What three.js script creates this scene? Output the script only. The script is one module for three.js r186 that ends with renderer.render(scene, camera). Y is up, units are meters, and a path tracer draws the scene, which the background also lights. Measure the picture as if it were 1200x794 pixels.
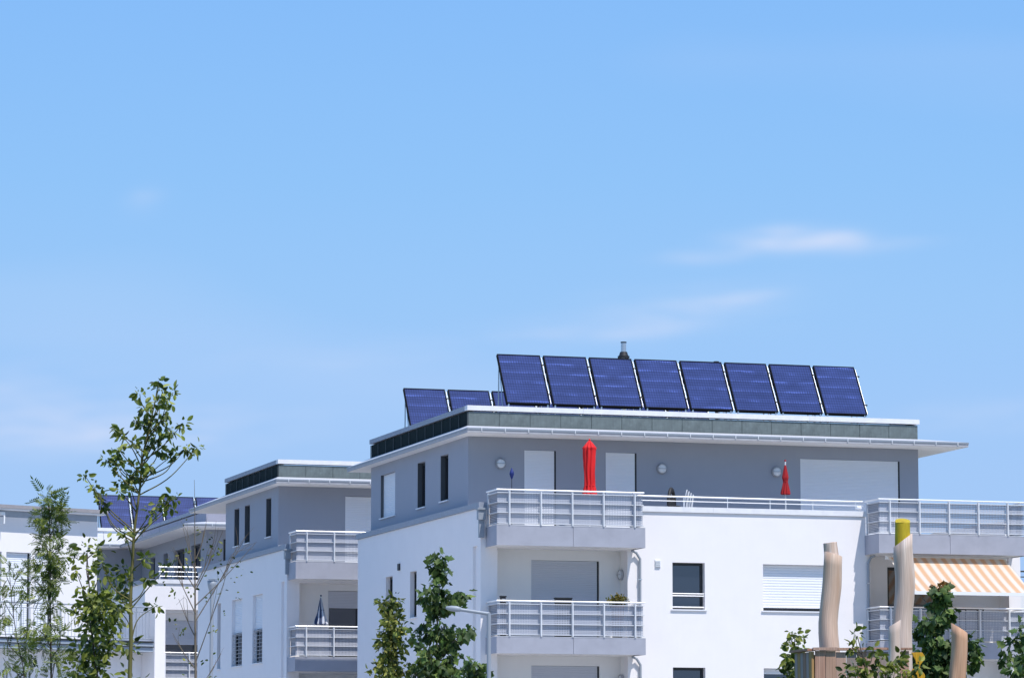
import * as THREE from 'three';
import { mergeGeometries } from 'three/addons/utils/BufferGeometryUtils.js';
import { ImprovedNoise } from 'three/addons/math/ImprovedNoise.js';

// ---------------------------------------------------------------- camera, sky, sun, exposure
const scene = new THREE.Scene();
const VIEW_YAW = 17.05 * Math.PI / 180;
const camera = new THREE.PerspectiveCamera(10.293, 1024 / 677, 0.5, 3000);
camera.position.set(0, 1.6, 0);
camera.rotation.order = 'YXZ';
camera.rotation.set(7.0226 * Math.PI / 180, -VIEW_YAW, 0);
const renderer = new THREE.WebGLRenderer({ antialias: true });
renderer.toneMapping = THREE.LinearToneMapping;
renderer.toneMappingExposure = 1.2;
renderer.shadowMap.enabled = true;

let seed = 7;
const rnd = () => { seed |= 0; seed = seed + 0x6D2B79F5 | 0; let t = Math.imul(seed ^ seed >>> 15, 1 | seed); t = t + Math.imul(t ^ t >>> 7, 61 | t) ^ t; return ((t ^ t >>> 14) >>> 0) / 4294967296; };
const rr = (a, b) => a + (b - a) * rnd();
const gauss = () => (rnd() + rnd() + rnd() + rnd() - 2) * 0.87;
const noise = new ImprovedNoise();
const fbm = (x, y, z, o = 4) => { let s = 0, a = 0.5; for (let i = 0; i < o; i++) { s += a * noise.noise(x, y, z); x *= 2.03; y *= 2.03; z *= 2.03; a *= 0.5; } return s; };

// sky: clear summer blue that pales towards the horizon, with thin cirrus
{
  const w = 2048, h = 2048, d = new Float32Array(w * h * 4), D = Math.PI / 180;
  const stops = [[-90, .30, .30, .30], [-3, .42, .48, .58], [0, .44, .61, .92], [3, .385, .588, .93], [5, .37, .585, .935], [6.4, .345, .582, .95], [7.6, .325, .578, .945], [9.4, .283, .552, .945], [12.5, .238, .503, .945], [25, .19, .42, .90], [50, .165, .38, .85], [90, .155, .36, .83]];
  const base = (el) => { for (let i = 1; i < stops.length; i++) if (el <= stops[i][0]) { const a = stops[i - 1], b = stops[i], t = (el - a[0]) / (b[0] - a[0]); return [1, 2, 3].map((k) => a[k] + (b[k] - a[k]) * t); } return stops[stops.length - 1].slice(1); };
  // single wisps: azimuth from -z towards +x, elevation, half length, half height, tilt, strength
  const wisps = [[21.5, 8.47, .95, .17, .0, .44], [22.4, 8.50, .9, .08, -.03, .30], [20.9, 8.52, .45, .13, .05, .26], [19.95, 8.24, .65, .09, .10, .20], [20.3, 7.62, 1.0, .09, .22, .15], [19.2, 7.22, .9, .10, .08, .16], [18.2, 7.08, 1.1, .12, .03, .12], [19.9, 7.6, 1.5, .22, .10, .13], [18.6, 7.2, 2.2, .30, .06, .10], [11.4, 9.1, .25, .22, .3, .14], [10.5, 5.6, 2.6, .36, .02, .34], [14.2, 6.7, 1.6, .22, .05, .08], [24.2, 5.8, 1.2, .3, .0, .12], [9.6, 6.2, 1.5, .35, .0, .14]];
  const gw = 512, gh = 128, veil = new Float32Array((gw + 1) * (gh + 1));
  for (let j = 0; j <= gh; j++) for (let i = 0; i <= gw; i++) veil[j * (gw + 1) + i] = fbm((i % gw) / gw * 21.6 + 9, j / gh * 90 * .42, 3, 4);
  const veilAt = (az, el) => { const x = (az + 180) / 360 * gw, y = el / 90 * gh, i = Math.min(gw - 1, Math.floor(x)), j = Math.min(gh - 1, Math.floor(y)), fx = x - i, fy = y - j, o = j * (gw + 1) + i; return (veil[o] * (1 - fx) + veil[o + 1] * fx) * (1 - fy) + (veil[o + gw + 1] * (1 - fx) + veil[o + gw + 2] * fx) * fy; };
  for (let y = 0; y < h; y++) for (let x = 0; x < w; x++) {
    const el = ((y + .5) / h - .5) * 180, u = (x + .5) / w, i = (y * w + x) * 4;
    const az = ((u - .5) * 2 * Math.PI);                       // atan2(z, x)
    const from = (az / D + 90 + 540) % 360 - 180;              // 0 = -z, positive to +x
    const c = base(el);
    let m = 0;
    if (el > 0) {
      m = Math.max(0, veilAt(from, el) - .12) * .35 * Math.min(1, el / 4);
      if (el < 11 && from > 2 && from < 30) {
        const n2 = fbm(from * .8, el * 5.5 - from * .5, 8, 5), n3 = fbm(from * .5 + 4, el * 1.2, 2, 3);
        for (const [a, e, l, v, t, s] of wisps) {
          const dx = (from - a) / l, dy = (el - e - t * (from - a) - n3 * .22) / v, q = dx * dx + dy * dy;
          if (q < 9) m += s * Math.exp(-q * 1.1) * Math.max(.1, 1 + n2 * 2.2);
        }
      }
      m = Math.min(.7, m);
    }
    const E = 1 / 1.2; d[i] = E * (c[0] + (.79 - c[0]) * m); d[i + 1] = E * (c[1] + (.82 - c[1]) * m); d[i + 2] = E * (c[2] + (.97 - c[2]) * m); d[i + 3] = 1;
  }
  const t = new THREE.DataTexture(d, w, h, THREE.RGBAFormat, THREE.FloatType);
  t.mapping = THREE.EquirectangularReflectionMapping; t.magFilter = t.minFilter = THREE.LinearFilter; t.needsUpdate = true;
  scene.background = t; scene.environment = t;
}
const sun = new THREE.DirectionalLight(new THREE.Color().setRGB(1, .955, .90), 3.75);
const sunDir = new THREE.Vector3(.36, 1.87, 1).normalize();
sun.position.set(33, 5, -90).addScaledVector(sunDir, 150);
sun.target.position.set(33, 5, -90);
sun.castShadow = true; sun.shadow.mapSize.set(4096, 4096);
Object.assign(sun.shadow.camera, { left: -70, right: 70, top: 70, bottom: -70, near: 1, far: 400 });
scene.add(sun, sun.target);

// ---------------------------------------------------------------- textures and materials
function tex(n, fn, srgb = true) {           // fn(u, v, put) on a tile; u and v run 0..1
  const d = new Uint8Array(n * n * 4);
  for (let y = 0; y < n; y++) for (let x = 0; x < n; x++) {
    const c = fn(x / n, y / n), i = (y * n + x) * 4;
    for (let k = 0; k < 3; k++) d[i + k] = Math.max(0, Math.min(255, c[k] * 255)); d[i + 3] = 255;
  }
  const t = new THREE.DataTexture(d, n, n, THREE.RGBAFormat);
  t.wrapS = t.wrapT = THREE.RepeatWrapping; t.magFilter = THREE.LinearFilter; t.minFilter = THREE.LinearMipmapLinearFilter; t.generateMipmaps = true;
  if (srgb) t.colorSpace = THREE.SRGBColorSpace; t.needsUpdate = true; return t;
}
// noise that tiles: blend of shifted samples
const tile = (u, v, f, z, o = 4, fy = f) => { const a = fbm(u * f, v * fy, z, o), b = fbm((u - 1) * f, v * fy, z, o), c = fbm(u * f, (v - 1) * fy, z, o), e = fbm((u - 1) * f, (v - 1) * fy, z, o); return (a * (1 - u) + b * u) * (1 - v) + (c * (1 - u) + e * u) * v; };
const rep = (t, sx, sy = sx) => { const c = t.clone(); c.repeat.set(1 / sx, 1 / sy); c.needsUpdate = true; return c; };
const stuccoT = tex(512, (u, v) => { const n = tile(u, v, 5, 1, 4), g = rnd() * .025, s = tile(u, v, 26, 5, 2, 2); const k = .985 + n * .022 + s * .008 - g * .5; return [k, k * 1.0, k]; });
const grainT = tex(256, (u, v) => { const k = .5 + tile(u, v, 60, 4, 2) * .9 + (rnd() - .5) * .35; return [k, k, k]; }, false);
const zincT = tex(512, (u, v) => { const n = tile(u, v, 6, 2, 5), m = tile(u, v, 22, 7, 3), s = tile(u, v, 40, 3, 2, 3); const k = .90 + n * .2 + m * .10 + s * .08; return [k * .97, k, k * .99]; });
const woodT = tex(512, (u, v) => { const n = tile(u, v, 46, 2, 4, 3), m = tile(u, v, 4, 9, 3), c = tile(u, v, 120, 5, 1, 5); const k = .89 + n * .40 + m * .26 - Math.max(0, c - .22) * .9; return [k, k * (.95 + m * .12), k * (.92 + m * .2)]; });
const metalT = tex(256, (u, v) => { const k = .96 + tile(u, v, 8, 2, 4) * .10; return [k, k, k]; });
const groundT = tex(512, (u, v) => { const n = tile(u, v, 8, 3, 5), m = tile(u, v, 60, 5, 2); const k = .93 + n * .28 + m * .22; return [k, k, k]; });
// collector absorber: fin rows behind prismatic glass, sun glints painted in as streaks
const absorbT = tex(512, (u, v) => {
  const dot = Math.sin((u * 8.5 + v * 9.5) * Math.PI * 2) * Math.sin((u * 8.5 - v * 9.5) * Math.PI * 2), row = tile(u, v, 2.5, 4, 3, 8);
  const finGlint = Math.pow(Math.max(0, Math.sin((v * 5 + row * .35 + .06 * dot) * Math.PI * 2)), 5) * Math.max(.05, .26 + tile(u, v, 3, 11, 3, 5) * 1.3);
  const k = .60 + dot * .085 + row * .15 + finGlint * (.42 + .30 * dot) + (rnd() - .5) * .08;
  return [k * .86, k * .90, k];
});
const lin = (r, g, b) => new THREE.Color().setRGB(r, g, b);
const std = (c, rough, o = {}) => new THREE.MeshStandardMaterial({ color: lin(...c), roughness: rough, ...o });
const phy = (c, rough, o = {}) => new THREE.MeshPhysicalMaterial({ color: lin(...c), roughness: rough, ...o });
const M = {
  white: std([.885, .845, .835], .92, { map: rep(stuccoT, 3.1), bumpMap: rep(grainT, .6), bumpScale: .002 }),
  cream: std([.90, .88, .86], .92, { map: rep(stuccoT, 2.7), bumpMap: rep(grainT, .6), bumpScale: .002 }),
  grey: std([.355, .375, .43], .92, { map: rep(stuccoT, 2.3), bumpMap: rep(grainT, .6), bumpScale: .002 }),
  soffit: std([.88, .86, .85], .85, { map: rep(stuccoT, 4) }),
  zinc: std([.19, .215, .22], .6, { map: rep(zincT, 1.7), metalness: .15 }),
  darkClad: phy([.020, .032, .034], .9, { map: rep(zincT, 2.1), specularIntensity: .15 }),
  coping: std([.84, .83, .84], .6, { map: rep(metalT, 2) }),
  copingGrey: std([.33, .36, .42], .55, { map: rep(metalT, 1.4), metalness: .2 }),
  fascia: std([.40, .405, .46], .6, { map: rep(metalT, 3) }),
  rail: std([.66, .67, .69], .45),
  sheet: std([.40, .42, .48], .7),
  tube: std([.86, .85, .84], .3, { metalness: .4 }),
  shutter: std([.80, .81, .84], .6),
  shutterGrey: std([.60, .61, .66], .55),
  frame: std([.025, .027, .03], .5),
  whiteFrame: std([.8, .8, .8], .5),
  glass: phy([.012, .016, .026], .03, { ior: 2.1 }),
  black: std([.02, .02, .022], .6),
  sill: std([.78, .78, .80], .5),
  gravel: std([.30, .29, .28], .95, { map: rep(groundT, 1.3) }),
  pipe: std([.30, .33, .37], .5, { metalness: .1 }),
  galv: std([.62, .64, .67], .35, { metalness: .75 }),
  collectorFrame: phy([.014, .015, .019], .9, { specularIntensity: .12 }),
  absorber: phy([.15, .20, .48], .8, { map: absorbT, specularIntensity: .1, clearcoat: .6, clearcoatRoughness: .10 }),
  red: std([.70, .012, .014], .75), redDark: std([.36, .008, .012], .75),
  lampGlass: std([.74, .75, .76], .3), lampRing: std([.42, .43, .46], .4, { metalness: .4 }),
  blue: std([.01, .025, .16], .6),
  paving: std([.50, .48, .46], .95, { map: rep(groundT, 4) }),
  grass: std([.07, .11, .03], 1, { map: rep(groundT, 2.2) }),
  path: std([.52, .51, .50], .95, { map: rep(groundT, 3) }),
  kerb: std([.40, .39, .37], .9, { map: rep(groundT, 1.1) }),
  terrace: std([.58, .56, .54], .9, { map: rep(groundT, 1.1) }),
  eavesEdge: std([.46, .455, .48], .6, { map: rep(metalT, 2) }),
  sideClad: std([.36, .36, .43], .7, { map: rep(metalT, 2) }),
  eaveSheet: std([.62, .62, .64], .5, { map: rep(metalT, 2) }),
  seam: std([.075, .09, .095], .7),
  lining: std([.075, .085, .095], .6),
  bitumen: std([.03, .03, .032], .9),
  roofEdge: std([.34, .32, .33], .6, { map: rep(metalT, 1.2) }),
  cladBlue: std([.36, .42, .50], .7, { map: rep(metalT, 1.5) }),
};

// ---------------------------------------------------------------- helpers
const taken = {};
const numbered = (n) => { const k = taken[n] = (taken[n] ?? -1) + 1; return k ? `${n}_${String(k).padStart(3, '0')}` : n; };
function planar(g) {                          // uv in metres from position, by the way a face points
  if (g.index) g = g.toNonIndexed();
  const p = g.attributes.position, n = g.attributes.normal, uv = new Float32Array(p.count * 2);
  for (let i = 0; i < p.count; i++) {
    const ax = Math.abs(n.getX(i)), ay = Math.abs(n.getY(i)), az = Math.abs(n.getZ(i)), x = p.getX(i), y = p.getY(i), z = p.getZ(i);
    if (ay > ax && ay > az) { uv[2 * i] = x; uv[2 * i + 1] = z; } else if (ax > az) { uv[2 * i] = z; uv[2 * i + 1] = y; } else { uv[2 * i] = x; uv[2 * i + 1] = y; }
  }
  g.setAttribute('uv', new THREE.BufferAttribute(uv, 2));
  for (const k of Object.keys(g.attributes)) if (!['position', 'normal', 'uv', 'color'].includes(k)) g.deleteAttribute(k);
  return g;
}
const bx = (w, h, d, x, y, z) => planar(new THREE.BoxGeometry(w, h, d).translate(x, y, z));           // by centre
const bb = (x0, x1, y0, y1, z0, z1) => bx(Math.abs(x1 - x0), Math.abs(y1 - y0), Math.abs(z1 - z0), (x0 + x1) / 2, (y0 + y1) / 2, (z0 + z1) / 2);   // by bounds
const V = (x, y, z) => new THREE.Vector3(x, y, z);
function rod(a, b, r, seg = 8, r2 = r) {      // round bar between two points
  const va = V(...a), vb = V(...b), d = vb.clone().sub(va), g = new THREE.CylinderGeometry(r2, r, d.length(), seg, 1);
  g.applyQuaternion(new THREE.Quaternion().setFromUnitVectors(V(0, 1, 0), d.clone().normalize())); const m = va.add(vb).multiplyScalar(.5);
  return planar(g.translate(m.x, m.y, m.z));
}
const merge = (l) => l.length === 1 ? l[0] : mergeGeometries(l.map((g) => g.index ? g.toNonIndexed() : g));
function mesh(name, geo, mat, parent) {
  const m = new THREE.Mesh(Array.isArray(geo) ? merge(geo) : geo, mat); m.name = parent ? name : numbered(name);
  m.castShadow = m.receiveShadow = true; (parent ?? scene).add(m); return m;
}
function group(name, parent, x = 0, y = 0, z = 0, turn = 0) { const g = new THREE.Group(); g.name = parent ? name : numbered(name); g.position.set(x, y, z); g.rotation.y = turn; (parent ?? scene).add(g); return g; }
function tag(o, label, category, grp, kind) { o.userData = { label, category }; if (grp) o.userData.group = grp; if (kind) o.userData.kind = kind; return o; }
function copy(o, x, y, z, label) { const c = o.clone(); c.name = numbered(o.name); c.userData = { ...o.userData }; if (label) c.userData.label = label; c.position.set(x, y, z); scene.add(c); return c; }
const structure = (name, geo, mat) => { const m = mesh(name, geo, mat); m.userData = { kind: 'structure', label: name.replace(/_/g, ' ') }; return m; };
// wall slab with openings; outer face at z = 0
function wallGeo(outline, holes, t) {
  const s = new THREE.Shape(outline.map((p) => new THREE.Vector2(...p)));
  for (const [x0, x1, y0, y1] of holes) s.holes.push(new THREE.Path([[x0, y0], [x0, y1], [x1, y1], [x1, y0]].map((p) => new THREE.Vector2(...p))));
  return planar(new THREE.ExtrudeGeometry(s, { depth: t, bevelEnabled: false }).translate(0, 0, -t));
}
const rectO = (w, y0, y1, x0 = 0) => [[x0, y0], [w, y0], [w, y1], [x0, y1]];

// ---------------------------------------------------------------- ground
structure('ground', bb(-1500, 1500, -.6, 0, -1500, 1500), M.grass).userData.label = 'lawn and open ground';
structure('paved_yard', bb(-20, 70, -.02, .004, -92.5, -62), M.paving).userData.label = 'light paved yard in front of the houses';
structure('footpath', bb(-4, 27.6, -.02, .004, -170, -92.52), M.path).userData.label = 'pale gravel path beside the row of houses';
structure('kerb', bb(-20, 70, -.02, .12, -62, -61.85), M.kerb).userData.label = 'concrete kerb of the paved yard';

// ---------------------------------------------------------------- building parts
// group frame of an opening: origin at its lower left on the outer wall face, x to the right, z outwards
const faceTurn = { front: 0, left: -Math.PI / 2 };
function slats(w, y0, y1, z, pitch) {         // roller shutter curtain: each slat leans out at its foot
  const out = [], n = Math.max(1, Math.round((y1 - y0) / pitch)), h = (y1 - y0) / n;
  for (let i = 0; i < n; i++) {
    const b = y0 + i * h, s = new THREE.Shape([[0, 0], [.010, .002], [.013, h * .35], [.009, h * .8], [.001, h * .97], [0, h * .97]].map((p) => new THREE.Vector2(...p)));
    const g = new THREE.ExtrudeGeometry(s, { depth: w, bevelEnabled: false }); g.rotateY(Math.PI / 2); // shape x -> -z, extrude -> +x
    g.applyMatrix4(new THREE.Matrix4().makeScale(1, 1, -1)); const p = g.attributes.position;          // mirror so that the belly points outwards
    for (let k = 0; k < p.count; k += 3) for (const at of ['position', 'normal']) { const a = g.attributes[at]; const t = [a.getX(k), a.getY(k), a.getZ(k)]; a.setXYZ(k, a.getX(k + 2), a.getY(k + 2), a.getZ(k + 2)); a.setXYZ(k + 2, ...t); }
    g.computeVertexNormals(); out.push(planar(g.translate(0, b, z)));
  }
  out.push(bb(.002, w - .002, y0, y1, z - .012, z - .004));
  return out;
}
function windowAt(parent, face, pos, w, h, o = {}) {
  const g = group(o.door ? 'balcony_door' : 'window', parent, ...pos, faceTurn[face]), r = o.recess ?? .17, fr = o.frame ?? M.frame, f = o.fw ?? .07;
  const z = -r, cov = o.shut ?? 0, yS = h * (1 - cov);
  if (cov < 1) {
    mesh('frame', [bb(.001, f, .001, h - .001, z - .06, z), bb(w - f, w - .001, .001, h - .001, z - .06, z), bb(f, w - f, .001, f, z - .06, z), bb(f, w - f, h - f, h - .001, z - .06, z), ...(o.mullion ? [bb(w * o.mullion - .04, w * o.mullion + .04, f, h - f, z - .058, z - .002)] : [])], fr, g);
    mesh('pane', bb(f, w - f, f, h - f, z - .045, z - .03), M.glass, g);
  }
  if (cov > 0) {
    mesh('shutter', slats(w - .09, Math.max(.012, yS), h - .004, z + .045, o.pitch ?? .055).map((s) => s.translate(.04, 0, 0)), o.shutterMat ?? M.shutter, g);
    mesh('guide_rail', [bb(.002, .04, .01, h - .004, z + .02, z + .06)], o.guideL ?? o.shutterMat ?? M.shutter, g);
    mesh('guide_rail', [bb(w - .052, w - .002, .01, h - .004, z + .015, z + .058)], M.black, g);
    mesh('back_board', bb(.002, w - .002, .002, h - .002, z - .1, z - .065), M.black, g);
  }
  if (!o.noSill) mesh('sill', bb(-.05, w + .05, -.035, -.002, -r, .045), M.sill, g);
  if (o.lining) mesh('jamb_lining', bb(.002, .014, .004, h - .004, -r + .001, -.008), M.lining, g);
  if (o.guard) { const gy = o.guard; mesh('guard_rail', gy.map((y) => rod([.01, y, -.05], [w - .01, y, -.05], .018)), M.tube, g); }
  if (o.lattice) mesh('guard_rail', [...Array(9).keys()].map((i) => bb(.01, w - .01, .04 + i * .118, .055 + i * .118, -.06, -.045)).concat([bb(w / 2 - .02, w / 2 + .02, .02, 1.02, -.08, -.061), rod([.01, 1.04, -.05], [w - .01, 1.04, -.05], .02)]), M.pipe, g);
  return g;
}
const PITCH = .868;
// sheet of square-punched metal: a grid of strips that leaves small square holes
function punched(u0, u1, y0, y1, place) {
  const out = [], p = .044, s = .024, nu = Math.max(1, Math.round((u1 - u0) / p)), ny = Math.max(1, Math.round((y1 - y0) / p)), du = (u1 - u0) / nu, dy = (y1 - y0) / ny;
  for (let i = 0; i <= nu; i++) { const c = u0 + i * du, a = Math.max(u0, c - s / 2), b = Math.min(u1, c + s / 2); out.push(place(a, b, y0, y1, 0, .0025)); }
  for (let i = 0; i <= ny; i++) { const c = y0 + i * dy, a = Math.max(y0, c - s / 2), b = Math.min(y1, c + s / 2); out.push(place(u0, u1, a, b, .0005, .002)); }
  return out;
}
// balcony: slab with grey fascia boards, railing of flat bars in front of punched sheets, round handrail
function balcony(parent, x0, x1, yF, fasciaH, depth, o = {}) {
  const g = group('balcony', parent, x0, yF, 0), w = x1 - x0, d = depth, yb = -fasciaH, first = o.first ?? .35;
  mesh('slab', bb(.03, w - .03, yb + .02, -.02, -.02, d - .03), M.soffit, g);
  mesh('floor', bb(.03, w - .03, -.018, -.004, .004, d - .03), M.terrace, g);
  const mid = first + 2 * PITCH + .02;
  mesh('fascia_panel', bb(0, mid - .005, yb, 0, d - .028, d), M.fascia, g); mesh('fascia_panel', bb(mid + .005, w, yb, 0, d - .028, d), M.fascia, g);
  mesh('side_fascia', bb(0, .028, yb, 0, .003, d - .03), M.fascia, g); mesh('side_fascia', bb(w - .028, w, yb, 0, .003, d - .03), M.fascia, g);
  mesh('drip_edge', [bb(-.004, w + .004, .002, .014, d - .10, d + .006), bb(-.006, .09, .002, .014, .004, d - .104), bb(w - .09, w + .006, .002, .014, .004, d - .104)], M.rail, g);
  const ys = [.06, .34, .61, .86], e0 = .02, e1 = w - .03, zb = d - .08, zf = d - .014;
  for (const y of ys) mesh('rail', [bb(e0, e1, y - .009, y + .009, zb, zf), bb(e0, e0 + .06, y - .009, y + .009, .03, zb - .002), bb(e1 - .06, e1, y - .009, y + .009, .03, zb - .002)], M.rail, g);
  const posts = []; for (let x = first; x < w - .1; x += PITCH) posts.push(x);
  for (const x of posts) mesh('post', bb(x - .017, x + .017, .016, .90, zb + .003, zf + .045), M.rail, g);
  const ends = [e0 + .01, ...posts, e1 - .01];
  for (let i = 1; i < ends.length; i++) mesh('punched_sheet', punched(ends[i - 1] + .006, ends[i] - .006, .05, .87, (a, b, c, e, k, t) => bb(a, b, c, e, zb - .009 - t - k, zb - .009 + t - k)), M.sheet, g);
  for (const [xs, sgn] of [[e0 + .075, 1], [e1 - .075, -1]]) {
    mesh('punched_sheet', punched(.04, zb - .03, .05, .87, (a, b, c, e, k, t) => bb(xs - t - k, xs + t - k, c, e, a, b)), M.sheet, g);
    mesh('post', bb(xs - .05 * sgn - .02, xs - .05 * sgn + .02, .016, .90, .05, .09), M.rail, g);
  }
  mesh('handrail', [rod([.01, .94, d - .055], [w - .01, .94, d - .055], .022, 10), rod([.03, .94, -.02], [.03, .94, d - .055], .022, 10), rod([w - .03, .94, -.02], [w - .03, .94, d - .055], .022, 10), ...posts.map((x) => rod([x, .87, d - .055], [x, .94, d - .055], .008, 6))], M.tube, g);
  return g;
}
function downpipe(parent, x, y0, y1, z, s = 1, r = .034) {
  const g = group('downpipe', parent, x, 0, z);
  mesh('pipe', [rod([0, y0, 0], [0, y1 - .22, 0], r, 12), rod([0, y1 - .23, 0], [-.12 * s, y1 - .06, .02], r, 12), rod([-.12 * s, y1 - .07, .02], [-.26 * s, y1 - .02, .1], r * .9, 12)], M.pipe, g);
  for (let y = y0 + .5; y < y1 - .4; y += 1.1) mesh('bracket', bx(r * 2.6, .03, r * 2.6, 0, y, 0), M.galv, g);
}
// stepped-back top storey under a flat roof with wide eaves and a sheet-clad upstand
function penthouse(g, P) {
  const { x0, x1, z0, z1, y0 = 8.70, holesF = [], holesL = [], eave } = P, yT = 11.43;
  mesh('penthouse_wall', wallGeo(rectO(x1, y0, yT, x0 + .28), holesF, .28).translate(0, 0, z0), M.grey, g);
  const L = z0 - z1; const lw = mesh('penthouse_wall', wallGeo(rectO(L, y0, yT), holesL, .28), M.grey, g); lw.rotation.y = -Math.PI / 2; lw.position.set(x0, 0, z1);
  mesh('penthouse_wall', bb(x1 - .28, x1, y0, yT, z1, z0 - .282), M.grey, g); mesh('penthouse_wall', bb(x0 + .282, x1 - .282, y0, yT, z1, z1 + .28), M.grey, g);
  const [ef, el, er, eb] = eave, X0 = x0 - el, X1 = x1 + er, Z0 = z0 + ef, Z1 = z1 - eb;
  mesh('eaves_soffit', bb(X0 + .025, X1 - .025, yT + .002, yT + .118, Z1 + .025, Z0 - .025), M.soffit, g);
  mesh('eaves_fascia', bb(X0 + .004, X1 - .004, yT + .008, yT + .116, Z0 - .024, Z0 - .004), M.eavesEdge, g); mesh('eaves_fascia', bb(X0 + .004, X0 + .024, yT + .008, yT + .116, Z1 + .004, Z0 - .025), M.eavesEdge, g); mesh('eaves_fascia', bb(X1 - .024, X1 - .004, yT + .008, yT + .116, Z1 + .004, Z0 - .025), M.eavesEdge, g);
  // sheet metal on the eaves, falling outwards
  const A = [[X0, X1, Z0, Z1], [x0 - .03, x1 + .03, z0 + .03, z1 - .03]], yo = yT + .135, yi = yT + .285, pos = [];
  const q = (a, b, c, d) => pos.push(...a, ...b, ...c, ...a, ...c, ...d);
  const ring = (R, y) => [[R[0], y, R[2]], [R[1], y, R[2]], [R[1], y, R[3]], [R[0], y, R[3]]], o = ring(A[0], yo), i = ring(A[1], yi), ob = ring(A[0], yo - .045), oi = ring(A[1], yT + .125);
  for (let k = 0; k < 4; k++) { const n = (k + 1) % 4; q(o[k], o[n], i[n], i[k]); q(ob[n], ob[k], oi[k], oi[n]); }
  for (const [a, b, c, e] of [[X0, X1, Z0 - .001, Z0 + .012], [X0 - .012, X0 + .001, Z1, Z0 - .002], [X1 - .001, X1 + .012, Z1, Z0 - .002]]) mesh('gutter', bb(a, b, yo - .05, yo - .004, c, e), M.pipe, g);
  const eg = new THREE.BufferGeometry(); eg.setAttribute('position', new THREE.Float32BufferAttribute(pos, 3)); eg.computeVertexNormals(); mesh('eaves_sheet', planar(eg), M.eaveSheet, g);
  for (let x = X0 + .4; x < X1; x += .66) mesh('gutter_clip', bb(x - .012, x + .012, yo - .09, yo + .006, Z0 - .003, Z0 + .022), M.rail, g);
  // upstand: boards inside, a row of sheets outside
  const u0 = yT + .27, u1 = 12.10;
  mesh('roof_upstand', [bb(x0 + .03, x1 - .03, yT + .12, u1, z0 - .18, z0 - .03), bb(x0 + .03, x0 + .18, yT + .12, u1, z1 + .03, z0 - .182), bb(x1 - .18, x1 - .03, yT + .12, u1, z1 + .03, z0 - .182), bb(x0 + .182, x1 - .182, yT + .12, u1, z1 + .03, z1 + .18)], M.bitumen, g);
  const nF = Math.round((x1 - x0) / .875), wF = (x1 - x0) / nF;
  for (let k = 0; k < nF; k++) mesh('cladding_sheet', bb(x0 + k * wF + .006, x0 + (k + 1) * wF - .006, u0, u1, z0 - .028, z0 + rr(-.003, .003)), P.clad ?? M.zinc, g);
  const nL = Math.round(L / .83), wL = L / nL;
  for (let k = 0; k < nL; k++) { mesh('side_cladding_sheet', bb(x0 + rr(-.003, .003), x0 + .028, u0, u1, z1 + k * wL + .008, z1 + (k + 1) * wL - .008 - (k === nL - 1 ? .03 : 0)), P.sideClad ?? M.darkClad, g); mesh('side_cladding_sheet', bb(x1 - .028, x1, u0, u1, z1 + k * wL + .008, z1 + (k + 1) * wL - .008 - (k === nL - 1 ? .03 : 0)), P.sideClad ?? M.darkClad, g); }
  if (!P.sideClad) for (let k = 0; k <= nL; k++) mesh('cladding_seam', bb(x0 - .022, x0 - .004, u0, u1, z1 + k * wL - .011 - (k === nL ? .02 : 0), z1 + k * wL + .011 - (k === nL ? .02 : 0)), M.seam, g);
  const c0 = 12.137, c1 = 12.27, seg = 4, wc = (x1 - x0 + .08) / seg;
  for (let k = 0; k < seg; k++) mesh('coping', bb(x0 - .04 + k * wc + .002, x0 - .04 + (k + 1) * wc - .002, c0, c1, z0 - .24, z0 + .045), M.coping, g);
  for (const [a, b] of [[x0 - .045, x0 + .24], [x1 - .24, x1 + .045]]) mesh('coping', bb(a, b, c0, c1 - .004, z1 - .04, z0 - .242), M.copingGrey, g);
  mesh('coping', bb(x0 + .242, x1 - .242, c0, c1 - .004, z1 - .04, z1 + .24), M.copingGrey, g);
  mesh('roof', bb(x0 + .1, x1 - .1, yT + .125, 11.92, z1 + .1, z0 - .1), M.gravel, g);
}
// walls of the lower storeys; outline and openings of the street side, openings of the left side
function body(g, { W, D, outline, holesF, holesL, yL = 9.32 }) {
  mesh('wall', wallGeo(outline, holesF, .3), M.white, g);
  const lw = mesh('wall', wallGeo(rectO(D, 0, yL), holesL, .3), M.white, g); lw.rotation.y = -Math.PI / 2; lw.position.set(0, 0, -D);
  mesh('wall', bb(W - .3, W, 0, yL, -D, -.302), M.white, g); mesh('wall', bb(.302, W - .302, 0, yL, -D, -D + .3), M.white, g);
  mesh('terrace_floor', bb(.302, W - .302, 8.55, 8.73, -D + .302, -.302), M.terrace, g);
}
// loggia behind an opening of the street wall: back wall with an opening, side walls, ceiling and floor
function loggia(g, x0, x1, yF, yC, d, hole, o = {}) {
  const m = o.mat ?? M.cream;
  mesh('loggia_wall', wallGeo(rectO(x1 + .1, yF - .02, yC + .02, x0 - .1), hole, .25).translate(0, 0, -d), m, g);
  mesh('loggia_wall', bb(x0 - .1, x0, yF - .02, yC + .02, -d + .002, -.302), m, g); mesh('loggia_wall', bb(x1, x1 + .1, yF - .02, yC + .02, -d + .002, -.302), m, g);
  mesh('loggia_ceiling', bb(x0 - .1, x1 + .1, yC + .001, yC + .15, -d + .002, -.302), M.soffit, g);
  mesh('loggia_floor', bb(x0 - .1, x1 + .1, yF - .15, yF - .005, -d + .002, -.302), M.terrace, g);
}
function hopper(g, x, y, z) { mesh('rain_hopper', [bb(x - .13, x + .07, y - .28, y - .02, z, z + .16), bb(x - .16, x + .1, y - .02, y + .03, z, z + .2), bb(x - .09, x + .05, y - .75, y - .28, z, z + .10)], M.pipe, g); }
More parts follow.
